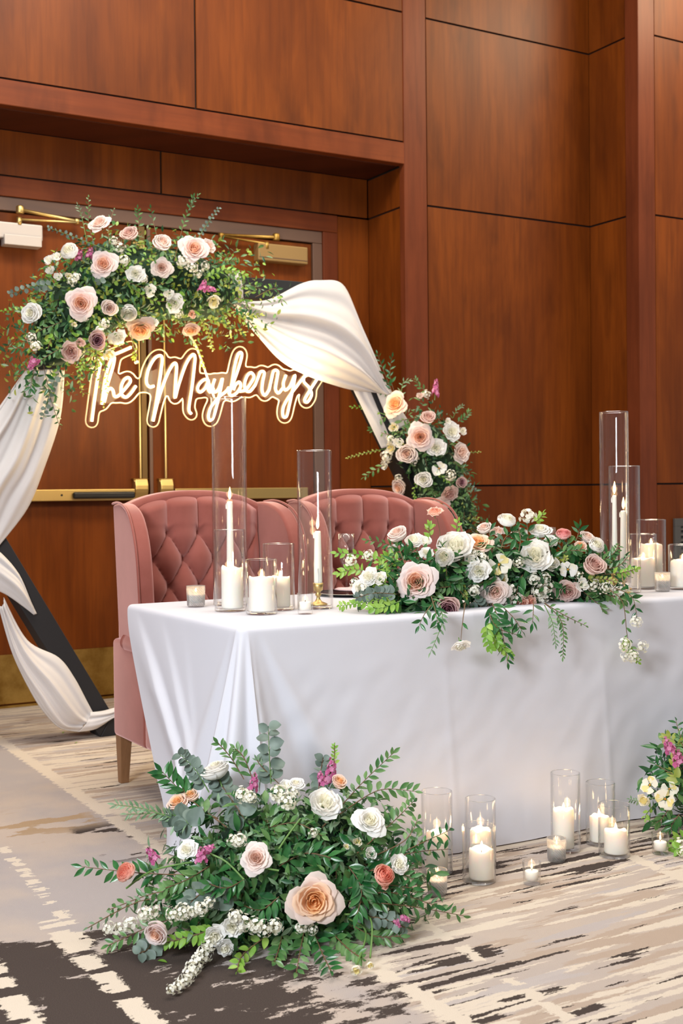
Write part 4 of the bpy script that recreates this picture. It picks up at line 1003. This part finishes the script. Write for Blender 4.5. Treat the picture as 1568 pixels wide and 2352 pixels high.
# ------------------------------------------------------------------ flowers on the arch, upper left
A = Arrangement('floral_arrangement', 'large blush and white flower arrangement over the upper left of the arch', (1.95, 5.52, 2.0), [(1.66, 5.50, 1.74), (1.80, 5.50, 1.98), (1.98, 5.50, 2.13), (2.30, 5.50, 2.14), (2.62, 5.50, 2.10)], .27, 3, 'flower arrangements on the arch')
A.core(.62)
for f in (('rose', 'blush', 228, 513, 54, (-.5, .6), 1.35), ('ranunculus', 'white', 160, 578, 48, (-.3, .3), 1.2), ('cup', 'white', 112, 600, 28, (-.3, .3), 1.2), ('cup', 'white', 129, 592, 28, (0, .5), 1.2), ('cup', 'white', 117, 622, 26), ('cup', 'white', 135, 636, 24), ('cup', 'cream', 158, 634, 22),
          ('rose', 'pink', 237, 607, 64, (-.1, .1)), ('tight', 'dusty', 299, 541, 44, (-.4, .5), 1.15), ('tight', 'blush', 370, 562, 48, (.4, .5), 1.1), ('rose', 'pink', 446, 572, 66, (.15, .1), 1.1), ('frilly', 'blush', 479, 566, 36, (.5, .2), 1.1),
          ('rose', 'blush', 371, 615, 48), ('frilly', 'white', 311, 628, 46), ('rose', 'pink', 186, 697, 74, (-.1, 0), 1.05), ('tight', 'blush', 251, 707, 40), ('tight', 'white', 76, 720, 52, (-.3, 0), 1.1), ('ranunculus', 'white', 296, 718, 46), ('cup', 'white', 344, 668, 36),
          ('frilly', 'white', 400, 697, 48), ('cup', 'white', 389, 675, 30), ('rose', 'peach', 322, 756, 66, (0, -.5)), ('frilly', 'white', 270, 773, 46, (0, -.3)), ('tight', 'mauve', 221, 781, 46), ('frilly', 'dusty', 163, 807, 54, (-.2, -.2)), ('cup', 'dusty', 182, 786, 30),
          ('cup', 'cream', 490, 690, 40, (0, -.6)), ('tight', 'peach', 438, 752, 42, (.1, -.7)), ('cup', 'salmon', 441, 722, 24), ('cup', 'cream', 248, 812, 34, (0, -.4)), ('cup', 'cream', 170, 745, 16), ('frilly', 'white', 350, 740, 30)):
    A.flower(*f)
for u, v in ((182, 588), (206, 584), (466, 658)): A.stock(u, v, 26, (0.3, -1))
A.stock(76, 834, 32, (-.6, .8)); A.stock(484, 664, 22, (1, .2))
for u, v, d in ((275, 570, 24), (285, 598, 22), (420, 600, 26), (440, 612, 24), (470, 610, 20), (240, 742, 22), (228, 760, 20), (72, 775, 20), (82, 795, 22), (165, 646, 20), (330, 640, 18), (262, 552, 18), (175, 636, 18), (455, 628, 18), (410, 720, 18), (196, 730, 14)): A.spirea(u, v, d)
for px, kd, n, sz, st_ in (([(260, 580), (180, 548), (108, 522)], 'euc', 22, .5, .2), ([(150, 660), (90, 656), (20, 676)], 'euc', 18, .75, .3), ([(430, 590), (465, 530), (504, 476)], 'euc', 22, .55, .2), ([(220, 620), (228, 640), (232, 648)], 'euc', 7, .9, .0), ([(130, 860), (112, 910), (98, 962)], 'euc', 16, .65, .1),
        ([(225, 590), (205, 520), (203, 452)], 'mid', 18, .7, .25), ([(200, 560), (188, 500), (178, 470)], 'sage', 12, .7, .3), ([(110, 715), (60, 712), (4, 714)], 'lime', 16, 1.1, .2), ([(400, 600), (420, 520), (444, 450)], 'mid', 14, .8, .45), ([(436, 480), (446, 460), (456, 448)], 'mid', 8, .6, 0),
        ([(320, 560), (318, 510), (316, 478)], 'mid', 12, .85, .2), ([(362, 550), (352, 510), (346, 478)], 'ruscus', 8, .6, .2), ([(470, 640), (520, 620), (566, 634)], 'lime', 18, 1.3, .1), ([(460, 620), (510, 600), (540, 600)], 'mid', 14, .9, .2), ([(470, 700), (540, 722), (602, 724)], 'gold', 22, 1.0, .1), ([(470, 730), (520, 745), (562, 768)], 'gold', 14, 1.1, .1),
        ([(460, 730), (480, 770), (488, 805)], 'gold', 14, .9, .2), ([(430, 760), (455, 800), (468, 848)], 'gold', 12, .9, .3), ([(300, 770), (310, 810), (306, 824)], 'gold', 10, 1.0, .2), ([(220, 800), (226, 860), (238, 935)], 'gold', 18, .8, .1), ([(190, 820), (184, 870), (190, 908)], 'gold', 12, .8, .2), ([(240, 820), (244, 870), (246, 900)], 'gold', 10, .8, .2),
        ([(100, 840), (118, 920), (138, 982)], 'ruscus', 14, .95, .15), ([(80, 840), (72, 880), (70, 892)], 'ruscus', 8, .9, .1), ([(90, 800), (50, 800), (32, 800)], 'ruscus', 6, .8, .3), ([(100, 850), (60, 850), (40, 850)], 'ruscus', 6, .8, .3), ([(200, 780), (140, 800), (90, 830)], 'mid', 18, .9, .1), ([(250, 780), (200, 820), (180, 850)], 'lime', 14, 1.1, .1),
        ([(140, 740), (90, 760), (50, 790)], 'mid', 14, .9, .1), ([(300, 660), (350, 690), (420, 690)], 'lime', 16, 1.2, .0), ([(280, 640), (330, 660), (380, 650)], 'mid', 12, .9, 0), ([(260, 620), (300, 610), (350, 590)], 'lime', 14, 1.1, 0), ([(520, 690), (548, 710), (552, 716)], 'ruscus', 5, .8, .2), ([(250, 560), (250, 520), (262, 480)], 'sage', 10, .8, .2)):
    A.sprig(px, kd, n, sz, start=st_, k0=.95, k1=1.05)
A.burst(90, ['mid', 'dark', 'sage', 'lime', 'gold'], .07, 9, .9, back=-.1)
A.fill(3400, ['dark', 'dark', 'mid', 'sage', 'lime', 'gold'], (.6, 1.0), .95)
A.finish()
# ------------------------------------------------------------------ flowers on the arch, right corner
A = Arrangement('floral_arrangement', 'round rose and greenery arrangement on the right corner of the arch', (3.83, 5.5, 1.1), [(3.66, 5.48, 1.50), (3.78, 5.46, 1.26), (3.86, 5.46, 1.02), (3.90, 5.46, .90)], .19, 5, 'flower arrangements on the arch')
A.core(.6)
for f in (('rose', 'peach', 908, 928, 60, (-.2, .1), 1.05), ('tight', 'dusty', 982, 962, 38, (.1, .7), 1.1), ('rose', 'pink', 965, 1004, 64), ('frilly', 'white', 1036, 992, 48), ('frilly', 'white', 1001, 1028, 48), ('frilly', 'blush', 1058, 1040, 50, (.3, 0)), ('tight', 'blush', 936, 1041, 50), ('cup', 'cream', 904, 981, 28), ('cup', 'white', 917, 1016, 30), ('cup', 'cream', 899, 1027, 30),
          ('cup', 'white', 884, 1067, 24), ('open', 'white', 1008, 1076, 36), ('tight', 'white', 974, 1101, 42), ('tight', 'pink', 920, 1117, 42, (0, -.2)), ('frilly', 'dusty', 1030, 1134, 46, (.3, -.5)), ('open', 'blush', 1014, 1158, 44, (.2, -.6)), ('tight', 'mauve', 1056, 1108, 30, (.4, 0)), ('cup', 'white', 1060, 990, 24), ('cup', 'blush', 965, 910, 20), ('cup', 'white', 1028, 968, 18)):
    A.flower(*f)
A.stock(1000, 893, 24, (0, -1), 1.2, 1.5)
for u, v, d in ((888, 1048, 26), (897, 1008, 18), (980, 906, 18), (950, 1056, 22), (915, 1098, 16), (1034, 1092, 22)): A.spirea(u, v, d)
for px, kd, n, sz, st_ in (([(900, 900), (880, 850), (866, 812)], 'ruscus', 12, .9, .1), ([(905, 900), (895, 860), (900, 820)], 'ruscus', 10, .8, .2), ([(920, 920), (925, 880), (940, 875)], 'sage', 12, 1, .1), ([(900, 960), (850, 940), (806, 934)], 'lime', 12, .9, .3), ([(890, 1030), (840, 1040), (796, 1052)], 'gold', 18, .7, .2), ([(900, 1060), (860, 1080), (836, 1096)], 'mid', 10, 1, .2), ([(1050, 970), (1068, 958), (1078, 945)], 'mid', 12, .8, .1), ([(1040, 960), (1050, 940), (1062, 932)], 'sage', 10, .8, .2),
        ([(1050, 1040), (1075, 1040), (1102, 1038)], 'gold', 10, .6, .3), ([(1050, 1090), (1072, 1108), (1092, 1126)], 'euc', 12, .5, .2), ([(980, 900), (960, 885), (955, 870)], 'mid', 10, .8, .1), ([(900, 1000), (860, 990), (850, 985)], 'mid', 12, .8, .1), ([(1040, 1060), (1060, 1075), (1068, 1072)], 'mid', 8, .9, .1), ([(960, 1100), (950, 1130), (955, 1150)], 'lime', 12, .8, .1), ([(1000, 1080), (1020, 1100), (1030, 1108)], 'lime', 8, .8, .1), ([(910, 950), (880, 960), (850, 980)], 'mid', 12, .9, .1), ([(905, 905), (880, 905), (868, 900)], 'ruscus', 8, .6, .1)):
    A.sprig(px, kd, n, sz, start=st_, k0=.9, k1=1.05)
A.burst(50, ['mid', 'dark', 'sage', 'gold'], .06, 9, .85, back=-.1); A.fill(1300, ['dark', 'dark', 'mid', 'sage'], (.55, 1.0), .9)
A.finish()
# ------------------------------------------------------------------ flowers along the front of the table
A = Arrangement('floral_arrangement', 'long blush and white flower arrangement along the front of the tabletop', (2.6, 3.42, ZT), [(2.16, 3.40, .79), (2.32, 3.40, .84), (2.6, 3.41, .86), (2.88, 3.38, .85), (2.99, 3.30, .81)], .125, 8, 'flower arrangements by the table')
A.core(.55, zmin=ZT+.002)
for f in (('tight', 'blush', 916, 1233, 54, (-.3, .7), 1.2), ('frilly', 'white', 952, 1242, 50, (0, .3)), ('cup', 'white', 978, 1246, 34), ('frilly', 'white', 978, 1270, 34), ('rose', 'pink', 955, 1336, 92, (-.1, 0)), ('tight', 'mauve', 1026, 1393, 62, (0, -.1), 1.2), ('frilly', 'salmon', 998, 1177, 44, (0, .9), 1.4), ('peony', 'white', 1046, 1256, 92, (0, .3)), ('ranunculus', 'white', 1020, 1280, 54, (-.2, 0), 1.2),
          ('rose', 'peach', 1097, 1248, 64, (.1, .5)), ('ranunculus', 'white', 1163, 1196, 50, (.2, .4), 1.25), ('tight', 'blush', 1113, 1218, 40, (-.3, .6), 1.1), ('frilly', 'blush', 1143, 1222, 40, (0, .4)), ('open', 'cream', 1146, 1296, 58, (.1, .1), 1.15), ('frilly', 'white', 1100, 1312, 60, (-.1, -.1), 1.1), ('cup', 'white', 1084, 1290, 42), ('rose', 'blush', 1136, 1359, 68, (.1, -.1), 1.05), ('frilly', 'cream', 1152, 1332, 36),
          ('frilly', 'salmon', 1197, 1383, 44, (0, -.4), 1.05), ('frilly', 'salmon', 1217, 1380, 36, (.2, -.3), 1.05), ('peony', 'white', 1230, 1278, 86, (-.1, .2), 1.1), ('cup', 'white', 1264, 1296, 44, (.4, 0)), ('tight', 'white', 1240, 1226, 52, (0, .6)), ('frilly', 'white', 1190, 1226, 42, (0, .3)), ('frilly', 'white', 1262, 1244, 36), ('ranunculus', 'rosepink', 1294, 1228, 40, (.1, .5), 1.15), ('tight', 'blush', 1346, 1238, 38, (.3, .4)), ('frilly', 'peach', 1333, 1254, 30),
          ('ranunculus', 'white', 1369, 1253, 44, (.3, .1), 1.2), ('tight', 'dusty', 1360, 1303, 60, (.5, .5), 1.1), ('open', 'white', 1304, 1309, 44, (0, -.3), 1.15), ('rose', 'dusty', 1303, 1358, 60, (.2, -.3), 1.05), ('cup', 'white', 1336, 1343, 38, (.3, .2), 1.1), ('frilly', 'white', 1056, 1481, 50, (0, -1.6), 1, .5, 3.12), ('frilly', 'white', 848, 1326, 52, (-.2, .1)), ('frilly', 'white', 826, 1350, 40), ('cup', 'white', 872, 1330, 40), ('cup', 'white', 1418, 1357, 36, (.2, -.1)), ('cup', 'cream', 1441, 1364, 28, (.3, 0)), ('cup', 'white', 900, 1262, 26)):
    A.flower(*f)
for u, v, d in ((805, 1288, 26), (846, 1276, 24), (832, 1352, 28), (815, 1340, 22), (1212, 1187, 34), (1180, 1372, 30), (1240, 1358, 34), (1254, 1346, 30), (1226, 1330, 26), (1250, 1328, 24), (1190, 1292, 22), (1106, 1282, 26), (1160, 1376, 26), (1088, 1356, 26), (1172, 1352, 24), (1246, 1372, 26), (1362, 1344, 26), (1390, 1350, 22), (1330, 1322, 18), (1086, 1272, 20)): A.spirea(u, v, d)
# trailing pieces hang in front of the cloth
def hang(px, kd, n, sz, st_=.1, y=None, **kw):
    pts = [on_y(u, v, (3.14 if y is None else y)-.0+(.035 if i == 0 else 0)-.02*i/len(px)) for i, (u, v) in enumerate(px)]; A.sprig3(pts, kd, n, sz, start=st_, **kw)
hang([(1000, 1378), (975, 1410), (962, 1438)], 'ruscus', 8, .95); hang([(1010, 1390), (1015, 1430), (988, 1500)], 'sage', 16, .95, .2); hang([(990, 1370), (1000, 1405), (1005, 1430)], 'ruscus', 7, .9)
hang([(1130, 1385), (1150, 1440), (1166, 1524)], 'ruscus', 18, 1.0, .05); hang([(1120, 1400), (1140, 1440), (1186, 1458)], 'ruscus', 10, 1.0); hang([(1150, 1390), (1180, 1420), (1200, 1452)], 'ruscus', 9, 1.0); hang([(1130, 1420), (1140, 1470), (1172, 1508)], 'lime', 26, 1.3, .1); hang([(1120, 1420), (1118, 1460), (1126, 1490)], 'lime', 12, 1.3, .2)
hang([(1250, 1385), (1290, 1430), (1292, 1512)], 'mid', 24, .6, .35); hang([(1250, 1390), (1268, 1430), (1276, 1482)], 'sage', 16, .8, .3); hang([(1250, 1385), (1290, 1410), (1346, 1438)], 'mid', 14, .55, .2); hang([(1225, 1380), (1224, 1410), (1222, 1432)], 'ruscus', 6, .9, .2)
hang([(1400, 1355), (1430, 1385), (1440, 1460), (1452, 1492)], 'mid', 12, .7, .1); hang([(1410, 1350), (1450, 1370), (1462, 1415)], 'ruscus', 9, .8, .2); hang([(1430, 1470), (1448, 1500), (1466, 1520)], 'lime', 14, 1.0, 0); hang([(1068, 1385), (1062, 1430), (1058, 1470)], 'ruscus', 2, .7, .5)
for u, v, d in ((1433, 1481, 30), (1474, 1484, 28), (1452, 1508, 28), (1460, 1428, 26), (1436, 1508, 22)):
    p = on_y(u, v, 3.12); link('spirea_cluster', SPI[u % 3], A.root, A.frame(p, Vector((-.3, -1, .2)), d/2/pxm(p), u))
for px, kd, n, sz, st_ in (([(1005, 1250), (1010, 1225), (1003, 1190)], 'mid', 0, 1, 0), ([(900, 1330), (850, 1280), (770, 1270)], 'lime', 20, 1.3, .1), ([(900, 1350), (830, 1310), (776, 1316)], 'lime', 22, 1.4, .1), ([(900, 1370), (830, 1385), (778, 1392)], 'lime', 22, 1.2, .1), ([(920, 1380), (880, 1395), (850, 1398)], 'lime', 14, 1.3, .1), ([(930, 1270), (890, 1250), (840, 1240)], 'mid', 12, .8, .2), ([(920, 1290), (890, 1280), (868, 1290)], 'lime', 12, 1.3, .1), ([(960, 1270), (930, 1262), (905, 1272)], 'ruscus', 8, 1.0, .1),
        ([(910, 1365), (860, 1362), (816, 1374)], 'euc', 20, .75, .1), ([(930, 1300), (920, 1270), (908, 1250)], 'ruscus', 7, 1.1, .1), ([(1020, 1330), (1050, 1350), (1065, 1370)], 'ruscus', 10, 1.1, .1), ([(990, 1240), (985, 1215), (986, 1208)], 'lime', 8, 1.2, .1), ([(1050, 1240), (1048, 1215), (1052, 1196)], 'lime', 6, 1.1, .2), ([(1100, 1340), (1120, 1335), (1140, 1336)], 'euc', 3, 1.2, .0), ([(1090, 1380), (1100, 1390), (1110, 1395)], 'euc', 8, .8, 0), ([(1130, 1270), (1124, 1230), (1120, 1210)], 'ruscus', 8, 1.0, .1), ([(1150, 1260), (1160, 1235), (1182, 1220)], 'ruscus', 8, 1.0, .1), ([(1190, 1270), (1195, 1240), (1190, 1210)], 'ruscus', 8, 1.1, .2),
        ([(1210, 1250), (1212, 1230), (1210, 1205)], 'ruscus', 6, 1.1, .2), ([(1258, 1270), (1258, 1245), (1252, 1220)], 'ruscus', 7, 1.1, .2), ([(1215, 1200), (1235, 1195), (1246, 1180)], 'lime', 9, 1.1, .3), ([(1320, 1250), (1328, 1225), (1330, 1212)], 'ruscus', 6, 1.1, .2), ([(1290, 1270), (1310, 1265), (1330, 1264)], 'mid', 10, 1, .1), ([(1290, 1330), (1270, 1350), (1240, 1340)], 'ruscus', 9, 1.1, .1), ([(1380, 1290), (1410, 1270), (1420, 1250)], 'mid', 12, .8, .1), ([(1380, 1310), (1420, 1300), (1440, 1280)], 'sage', 12, .9, .1), ([(1380, 1320), (1430, 1315), (1462, 1306)], 'lime', 12, 1.1, .3), ([(1380, 1360), (1420, 1375), (1440, 1380)], 'mid', 14, .9, .1), ([(1340, 1360), (1370, 1385), (1385, 1400)], 'mid', 14, .9, .1), ([(1050, 1330), (1040, 1345), (1010, 1350)], 'mid', 14, 1, .1), ([(1200, 1320), (1190, 1340), (1185, 1370)], 'ruscus', 8, 1.1, .1), ([(1270, 1280), (1290, 1290), (1300, 1280)], 'gold', 14, .7, .0), ([(1060, 1340), (1062, 1355), (1070, 1372)], 'gold', 14, .7, .0), ([(1350, 1330), (1380, 1330), (1410, 1335)], 'gold', 14, .8, .0)):
    A.sprig(px, kd, n, sz, start=st_, k0=1.0, k1=1.12)
A.burst(70, ['mid', 'ruscus', 'dark', 'lime'], .03, 8, .85, zmin=ZT+.01, up=.3); A.fill(1700, ['dark', 'mid', 'ruscus', 'ruscus'], (.6, 1.0), .85, zmin=ZT+.006)
A.finish()
# ------------------------------------------------------------------ large arrangement on the carpet
A = Arrangement('floral_arrangement', 'large greenery, rose and spirea arrangement on the carpet at the table corner', (1.56, 2.92, 0), [(1.33, 2.96, .07), (1.48, 2.93, .12), (1.60, 2.90, .12), (1.70, 2.84, .08)], .225, 12, 'flower arrangements by the table'); A.floor = 0; A.lift = .1; A.flat = 3.06
A.core(.72, zmin=.004)
for f in (('peony', 'white', 746, 1846, 84, (.1, .3), 1.1), ('rose', 'white', 848, 1886, 78, (.3, .3), 1.1), ('rose', 'blush', 588, 1971, 72, (0, .1), 1.05), ('rose', 'bigpeach', 720, 2068, 122, (.1, -.1), 1.1), ('tight', 'pink', 365, 2136, 66, (-.2, -.5), 1.05), ('ranunculus', 'coral', 290, 2004, 54, (-.3, .4), 1.15), ('ranunculus', 'coral', 881, 2010, 56, (.3, .3), 1.1), ('peony', 'white', 915, 1986, 52, (.4, .3), 1.05), ('tight', 'peach', 412, 1850, 56, (-.3, .3), 1.05), ('tight', 'peach', 440, 1832, 44, (-.2, .4)), ('frilly', 'white', 430, 1952, 54, (-.3, .1), 1.05), ('frilly', 'white', 492, 2148, 56, (0, -.3), 1.05), ('frilly', 'white', 532, 2128, 56, (0, -.1), 1.05),
          ('frilly', 'white', 516, 2176, 48, (0, -.5), 1.05), ('tight', 'peach', 776, 1800, 42, (.4, .5), 1.1), ('tight', 'white', 680, 1806, 42, (0, .8), 1.1), ('cup', 'white', 660, 1806, 36, (0, .7), 1.1), ('cup', 'white', 850, 1962, 34, (.3, 0)), ('cup', 'cream', 820, 1934, 26), ('cup', 'cream', 818, 2224, 34, (.1, -.7), 1.1), ('cup', 'cream', 848, 2214, 26, (.2, -.6), 1.1), ('cup', 'coral', 882, 2030, 30), ('cup', 'cream', 795, 1944, 18), ('cup', 'cream', 806, 2080, 16)):
    A.flower(*f)
q = A.flower('tight', 'white', 500, 1778, 74, (-.3, 1.0), 1.2, .3)
for u, v, d, dr_, st_ in ((462, 1966, 40, (0, -1), .8), (480, 1950, 30, (1, -.4), .8), (350, 1966, 36, (-.5, -1), 1.1), (582, 1800, 34, (.2, -1), 1.2), (760, 1772, 42, (.15, -1), 1.2), (738, 1790, 30, (-.4, -1), 1), (930, 2110, 22, (.6, .3), 1), (912, 2120, 20, (.4, .7), 1)): A.stock(u, v, d, dr_, 1.1, st_)
for u, v, d in ((556, 1826, 34), (575, 1832, 26), (640, 1824, 36), (660, 1842, 36), (672, 1822, 28), (550, 1930, 30), (535, 1928, 24), (420, 2094, 34), (398, 2100, 30), (460, 2086, 32), (440, 2094, 26), (560, 2120, 38), (585, 2126, 34), (606, 2132, 34), (632, 2128, 32), (540, 2104, 30), (300, 2122, 34), (276, 2132, 30), (250, 2132, 28), (330, 2100, 30), (352, 2096, 28), (470, 2190, 34), (455, 2206, 34), (444, 2222, 32), (434, 2238, 30), (424, 2252, 28), (408, 2264, 26), (392, 2272, 22), (480, 2074, 24), (690, 2130, 26), (716, 2134, 24), (720, 1912, 20), (480, 2168, 30)): A.spirea(u, v, d, 1.08)
for px, kd, n, sz, st_ in (([(740, 1900), (830, 1800), (905, 1728)], 'mid', 20, 1.1, .25), ([(780, 1870), (870, 1815), (955, 1818)], 'mid', 16, 1.1, .3), ([(820, 1960), (900, 1890), (950, 1840)], 'mid', 20, 1.1, .2), ([(850, 2000), (940, 1950), (1034, 1906)], 'ruscus', 18, .85, .2), ([(860, 1990), (940, 1960), (1030, 1950)], 'ruscus', 14, .85, .3), ([(850, 1970), (930, 1930), (960, 1880)], 'mid', 8, .9, .5), ([(800, 2070), (930, 2080), (1068, 2104)], 'mid', 20, 1.0, .2), ([(820, 2060), (900, 2050), (1000, 2080)], 'ruscus', 18, 1.0, .1), ([(800, 2040), (860, 2030), (950, 2040)], 'ruscus', 16, 1.0, .1), ([(850, 2000), (900, 2000), (950, 2020)], 'ruscus', 12, 1.0, .1),
        ([(440, 2010), (320, 2005), (184, 1990)], 'ruscus', 18, 1.1, .3), ([(420, 1890), (340, 1860), (262, 1848)], 'sage', 26, .9, .1), ([(440, 1880), (370, 1870), (290, 1870)], 'sage', 20, .9, .2), ([(520, 1900), (430, 1830), (370, 1770)], 'ruscus', 20, 1.25, .2), ([(500, 1880), (440, 1850), (420, 1810)], 'ruscus', 12, 1.2, .1), ([(622, 1800), (618, 1730), (616, 1668)], 'euc', 12, 1.25, .05), ([(480, 1820), (450, 1770), (412, 1732)], 'euc', 16, .9, .2), ([(440, 1900), (420, 1880), (390, 1870)], 'euc', 14, 1.3, .0), ([(560, 1880), (520, 1820), (500, 1790)], 'euc', 12, 1.3, .0), ([(730, 1830), (735, 1780), (742, 1740)], 'euc', 12, .9, .1), ([(560, 1790), (530, 1740), (500, 1706)], 'mid', 12, .9, .2), ([(580, 1790), (560, 1740), (540, 1720)], 'mid', 12, .9, .1), ([(766, 1760), (768, 1735), (768, 1712)], 'lime', 12, .7, .1), ([(640, 1800), (600, 1760), (590, 1745)], 'sage', 8, .8, .1),
        ([(450, 2090), (340, 2130), (248, 2172)], 'mid', 20, 1.0, .2), ([(430, 2060), (320, 2070), (200, 2132)], 'sage', 20, 1.0, .2), ([(440, 2050), (360, 2050), (250, 2090)], 'mid', 22, 1.0, .1), ([(500, 2130), (440, 2150), (380, 2165)], 'lime', 18, 1.3, .1), ([(640, 2130), (560, 2190), (545, 2230)], 'lime', 12, 1.5, .2), ([(650, 2140), (640, 2180), (630, 2210)], 'mid', 14, 1.1, .1), ([(700, 2130), (690, 2180), (680, 2235)], 'mid', 14, 1.2, .1), ([(720, 2140), (740, 2190), (760, 2230)], 'ruscus', 14, 1.0, .1), ([(760, 2140), (800, 2180), (830, 2200)], 'mid', 18, 1.0, .1), ([(800, 2120), (860, 2150), (920, 2150)], 'mid', 18, 1.0, .1), ([(800, 2100), (880, 2110), (930, 2130)], 'euc', 16, .8, .1), ([(540, 2060), (470, 2050), (430, 2080)], 'euc', 14, 1.1, .1), ([(350, 2160), (340, 2180), (320, 2190)], 'euc', 8, 1.1, .0),
        ([(640, 1990), (700, 1960), (760, 1970)], 'ruscus', 14, 1.1, 0), ([(620, 1900), (680, 1890), (740, 1920)], 'mid', 16, 1.0, 0), ([(560, 2020), (520, 2040), (480, 2030)], 'ruscus', 16, 1.0, 0), ([(640, 2060), (600, 2090), (560, 2080)], 'ruscus', 14, 1.1, 0), ([(800, 1990), (830, 2040), (820, 2100)], 'ruscus', 16, 1.1, 0), ([(480, 1990), (430, 2020), (380, 2040)], 'mid', 18, 1.0, 0)):
    A.sprig(px, kd, n, sz, start=st_, k0=.98, k1=1.12)
# a few bare curving stems
b = MB()
for px in ([(560, 1960), (600, 1990), (640, 2000)], [(440, 1980), (350, 2000), (290, 2040)], [(690, 1880), (660, 1920), (640, 1950)], [(790, 2100), (850, 2110), (850, 2200)], [(800, 2110), (840, 2140), (820, 2216)], [(480, 1960), (520, 1980), (560, 2020)]):
    b.tube([q-A.base for q in spline([A.surf(u, v, 1.1)[0] for u, v in px], 8)], .0025, 6)
b.build('bare_stem', STEMG, A.root)
A.burst(150, ['mid', 'dark', 'ruscus', 'sage', 'mid'], .055, 11, .9, zmin=.012, up=.25, back=-.2, flat=3.05); A.fill(3800, ['dark', 'mid', 'ruscus', 'sage', 'mid', 'sage'], (.6, 1.08), .9, zmin=.01)
A.finish()
# ------------------------------------------------------------------ arrangement on the carpet, right
A = Arrangement('floral_arrangement', 'greenery and pale blossom arrangement on the carpet by the right table corner', (3.16, 2.95, 0), [(3.05, 2.97, .14), (3.2, 2.95, .2), (3.36, 2.9, .16)], .17, 21, 'flower arrangements by the table'); A.floor = 0; A.flat = 3.1
A.core(.7, zmin=.004)
for f in (('open', 'cream', 1490, 1802, 46, (-.3, .3), 1.1), ('open', 'cream', 1526, 1836, 50, (-.1, -.1), 1.15), ('cup', 'cream', 1482, 1838, 38, (-.5, -.3), 1.1), ('open', 'cream', 1536, 1812, 40), ('cup', 'white', 1566, 1936, 22, (0, 0), 1.1)): A.flower(*f)
A.stock(1536, 1716, 40, (-.5, -1), 1.1, 1.0); A.stock(1556, 1742, 44, (-.2, -1), 1.1, .8)
for px, kd, n, sz, st_ in (([(1560, 1790), (1530, 1770), (1504, 1755)], 'ruscus', 9, 1.1, .1), ([(1560, 1800), (1545, 1770), (1550, 1745)], 'gold', 10, 1.5, .1), ([(1568, 1700), (1558, 1680), (1552, 1655)], 'ruscus', 8, .9, .1), ([(1575, 1740), (1545, 1700), (1530, 1694)], 'gold', 9, 1.5, .2), ([(1510, 1830), (1470, 1840), (1445, 1836)], 'sage', 12, .8, .3), ([(1540, 1850), (1520, 1880), (1506, 1890)], 'mid', 14, 1.0, .1), ([(1500, 1850), (1484, 1870), (1482, 1880)], 'lime', 6, .9, .2), ([(1560, 1870), (1545, 1890), (1540, 1905)], 'ruscus', 12, 1.0, .1), ([(1580, 1930), (1560, 1925), (1545, 1930)], 'lime', 8, 1.4, .1), ([(1570, 1950), (1555, 1950), (1540, 1945)], 'lime', 8, 1.3, .1), ([(1590, 1760), (1570, 1720), (1560, 1690)], 'mid', 12, 1.0, .1)):
    A.sprig(px, kd, n, sz, start=st_, k0=.98, k1=1.1)
A.spirea(1562, 1938, 26, 1.1); A.spirea(1566, 1955, 20, 1.1)
A.burst(60, ['mid', 'dark', 'ruscus'], .06, 10, .95, zmin=.012, up=.3, back=-.1, flat=3.12); A.fill(1200, ['dark', 'mid', 'ruscus'], (.6, 1.05), .9, zmin=.01)
A.finish()
# ------------------------------------------------------------------ dropped leaves on the carpet
for u, v, s_, lb in ((147, 1681, .02, 'yellow green leaf bit dropped by the arch foot, nearer the doors'), (176, 1706, .022, 'green leaf bit dropped by the arch foot, nearer the camera'), (362, 2206, .026, 'small green leaf dropped in front of the big floor flowers')):
    q = on_z(u, v, .004); o = link('fallen_leaf', LM['lime'], None, Matrix.Translation(q) @ Matrix.Rotation(u, 4, 'Z') @ Matrix.Scale(s_, 4)); tag(o, lb, 'leaf', 'leaves dropped on the carpet')
